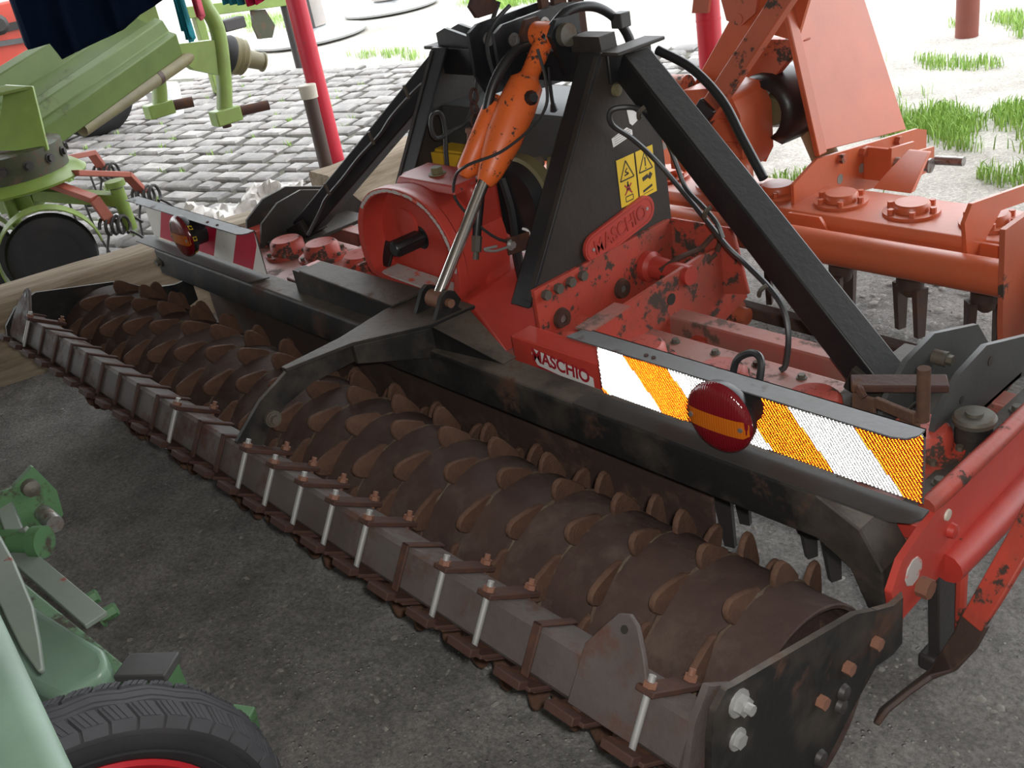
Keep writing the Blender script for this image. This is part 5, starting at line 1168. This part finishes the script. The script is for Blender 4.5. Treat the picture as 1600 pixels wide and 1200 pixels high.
garment('scarf', (-2.262, 1.05, 1.75), (-2.24, 1.07, 1.75), 1.75, [(0, .54), (.5, .575), (1, .55)], 'cloth_pink', 'narrow pink cloth strip hanging in front of the rake leg', 6, .006)
garment('shirt', (-2.17, 1.135, 1.75), (-2.10, 1.20, 1.75), 1.75, [(0, .52), (1, .54)], 'cloth_teal', 'teal cloth hem just showing at the top edge', 7, .006)
garment('shirt', (-2.095, 1.205, 1.75), (-2.0, 1.29, 1.75), 1.75, [(0, .545), (.4, .55), (1, .52)], 'cloth_crimson', 'crimson cloth hem just showing at the top edge', 8, .006)
# ================================================================ green implement in the near left corner
Q = thing('green_implement', 'mint-green implement with a treaded tyre and red rim in the near left corner', 'implement', (.8, -1.0, 0))
phi = -.17; wd = V(math.cos(phi), math.sin(phi), 0); R_ = .322; wo = V(.87, -1.01, R_ - .012) - wd * .052      # wheel mid-plane
prof = [(-.042, .218), (-.054, .232), (-.060, .256), (-.058, .282), (-.048, .298), (.048, .298), (.058, .282), (.060, .256), (.054, .232), (.042, .218)]
m = MB().lathe(prof, wo, wd, 72); ty = m.build('tyre', 'rubber', Q)
# tread: two zigzag ribs and chevron side lugs
m = MB(); _, ta, tb = m._fr(wd); NS = 44
def tp(w, a, r): return wo + wd * w + (ta * math.cos(a) + tb * math.sin(a)) * r
def ribb(w0, w1, ph, zz, r0, r1):
    vs = []; n = NS * 4
    for i in range(n):
        a = 2 * math.pi * i / n; z = zz * (abs((i % 8) - 4) / 4 - .5)
        for (w, r) in ((w0, r0), (w0, r1), (w1, r1), (w1, r0)): vs.append(tp(w + z, a, r))
    m.add(vs, [(4 * i + j, 4 * ((i + 1) % n) + j, 4 * ((i + 1) % n) + j + 1, 4 * i + j + 1) for i in range(n) for j in range(3)])
ribb(-.007, .007, 0, .007, .296, .3115); ribb(.011, .019, 0, .007, .296, .311); ribb(-.019, -.011, 0, .007, .296, .311)
for sgn in (1, -1):
    for i in range(NS):
        a0 = 2 * math.pi * (i + .06) / NS; a1 = 2 * math.pi * (i + .94) / NS; sk = .035 * (1 if i % 2 else -1) * 0 + .045
        lo = [tp(sgn * .023, a0, .298), tp(sgn * .023, a1, .298), tp(sgn * .057, a1 + sk, .284), tp(sgn * .057, a0 + sk, .284)]
        hi = [tp(sgn * .023, a0, .3115), tp(sgn * .023, a1, .3115), tp(sgn * .051, a1 + sk, .302), tp(sgn * .051, a0 + sk, .302)]
        m.hexa(lo + hi)
        for q in (.25, .5, .75):     # fine sipes stand as thin raised fins on the lug
            aa = a0 + (a1 - a0) * q
            m.hexa([tp(sgn * .024, aa - .012, .3105), tp(sgn * .024, aa + .012, .3105), tp(sgn * .050, aa + .012 + sk, .3015), tp(sgn * .050, aa - .012 + sk, .3015),
                    tp(sgn * .024, aa - .012, .3130), tp(sgn * .024, aa + .012, .3130), tp(sgn * .050, aa + .012 + sk, .3040), tp(sgn * .050, aa - .012 + sk, .3040)])
m.build('tread', 'tread_rubber', ty)
m = MB()
for r in (.274, .246): m.tube([tp(.0605 if r < .27 else .0585, 2 * math.pi * i / 60, r) for i in range(60)], .0022, 5, sub=1, closed=True)
m.build('sidewall_ring', 'rubber', ty)
MB().lathe([(.042, .220), (.048, .222), (.052, .214), (.047, .203), (.030, .190), (.01, .175), (.0, .10), (.02, .08), (.025, .03), (.025, .002)], wo, wd, 60).build('wheel_rim', 'rim_red', ty)
MB().lathe([(-.042, .220), (-.048, .222), (-.045, .19), (.0, .17)], wo, wd, 40, caps=False).build('rim_barrel', 'rim_red', ty)
MB().cyl(wo - wd * .35, wo + wd * .03, .03, n=16).build('axle', 'green_old', Q)
# hood arm: a long rounded mint casing
def slab(name, P, down, mat, bev, dirv=(0, 0, -1)):
    m = MB().poly(P, dirv, down); return m.build(name, mat, Q, bev, 4)
slab('hood_casing', [(-.05, -.92, .505), (.159, -.883, .50), (.237, -.878, .50), (.405, -.851, .50), (.561, -.825, .50), (.598, -.830, .495), (.617, -.852, .49), (.591, -.930, .47), (.388, -.985, .47), (-.05, -1.06, .47)], .14, 'mint_paint', .035)

# near fender: a curved sheet whose rolled edge runs above the wheel
m = MB(); n = 16; vs = []; xs2 = [.10 + 1.15 * i / n for i in range(n + 1)]
for x in xs2:
    ye = -.952 - .105 * (x - .55); ze = .685 - .03 * max(0, (x - 1.0)) ** 1
    for dy, dz in ((.0, -.035), (.004, -.012), (-.006, .0), (-.03, .006), (-.10, .0), (-.20, -.03), (-.30, -.09), (-.38, -.20), (-.42, -.34)): vs.append(V(x, ye + dy, ze + dz))
k = 9
m.add(vs, [(k * i + j, k * i + k + j, k * i + k + j + 1, k * i + j + 1) for i in range(n) for j in range(k - 1)], 0, True)
o = m.build('fender', 'mint_paint', Q); so = o.modifiers.new('solid', 'SOLIDIFY'); so.thickness = .006
ribbon(MB(), [(.25, -.885, .675), (.45, -.905, .672), (.60, -.925, .665), (.68, -.94, .655), (.74, -.95, .64)], [.05, .05, .045, .03, .008], .012, (0, 1, .2)).build('fender_flange', 'rail_mint', Q, .003)
MB().bar((.30, -1.20, .62), (.30, -1.20, .30), .05, .05).bar((.30, -1.20, .30), (.45, -.95, .30), .05, .05).build('fender_stay', 'green_old', Q)
# steel rail, cross tube, pin plate and small blocks behind the wheel
m = MB().bar((.17, -.835, .545), (.50, -.805, .515), .045, .012, (0, 0, 1)); m.build('adjuster_rail', 'rail_mint', Q, .002)
m = MB().cyl((.02, -.92, .56), (.20, -.795, .56), .026, n=16).cyl((.195, -.80, .56), (.215, -.785, .56), .034, n=16); m.build('cross_tube', 'green_old', Q)
m = MB().bar((.15, -.82, .55), (.05, -.80, .60), .035, .035).bar((.15, -.82, .57), (.19, -.80, .59), .012, .016); m.build('rod_end', 'rail_mint', Q, .004)
pp = MB().prism([(-.90, .62), (-.80, .64), (-.775, .635), (-.722, .660), (-.698, .585), (-.705, .525), (-.735, .498), (-.80, .55), (-.90, .55)], 'x', .06, .076).build('pin_plate', 'green_old', Q, .003)
MB().cyl((.07, -.742, .550), (.15, -.742, .550), .019, n=16).build('plate_pin', 'steel_pin', pp)
MB().lathe([(0, .020), (.015, .018), (.022, .005)], (.076, -.745, .62), (1, 0, 0), 12).build('plate_nut', 'bolt_grey', pp)
m = MB().bar((.0, -.86, .35), (.66, -.80, .33), .06, .08); m.build('lower_frame', 'green_old', Q, .005)
m = MB().bar((.60, -.815, .40), (.68, -.755, .40), .05, .12); m.build('hinge_block', 'green_old', Q, .005)
m = MB().bar((.60, -.815, .462), (.685, -.752, .468), .06, .018); m.build('hinge_cover', 'guard_grey', Q, .003)
m = MB().bar((.68, -.80, .36), (.82, -.70, .34), .05, .10).bar((.78, -.73, .36), (.86, -.72, .33), .02, .09); m.build('skid_block', 'green_old', Q, .004)
m = MB()
for p in ((.40, -.80, .50), (.46, -.79, .49), (.62, -.79, .44)): m.bolt(p, (.3, .9, .2), .014, .03)
m.each('frame_bolt', 'green_old', Q)
m = MB().tube([(.11, -.90, .53), (.17, -.885, .535), (.21, -.87, .545), (.205, -.86, .565), (.19, -.865, .57)], .007, 6); m.build('spring_clip', 'cap_white', Q)
MB().cyl((.1, -.84, .35), (.1, -.84, .0), .03, n=12).build('support_leg', 'green_old', Q)
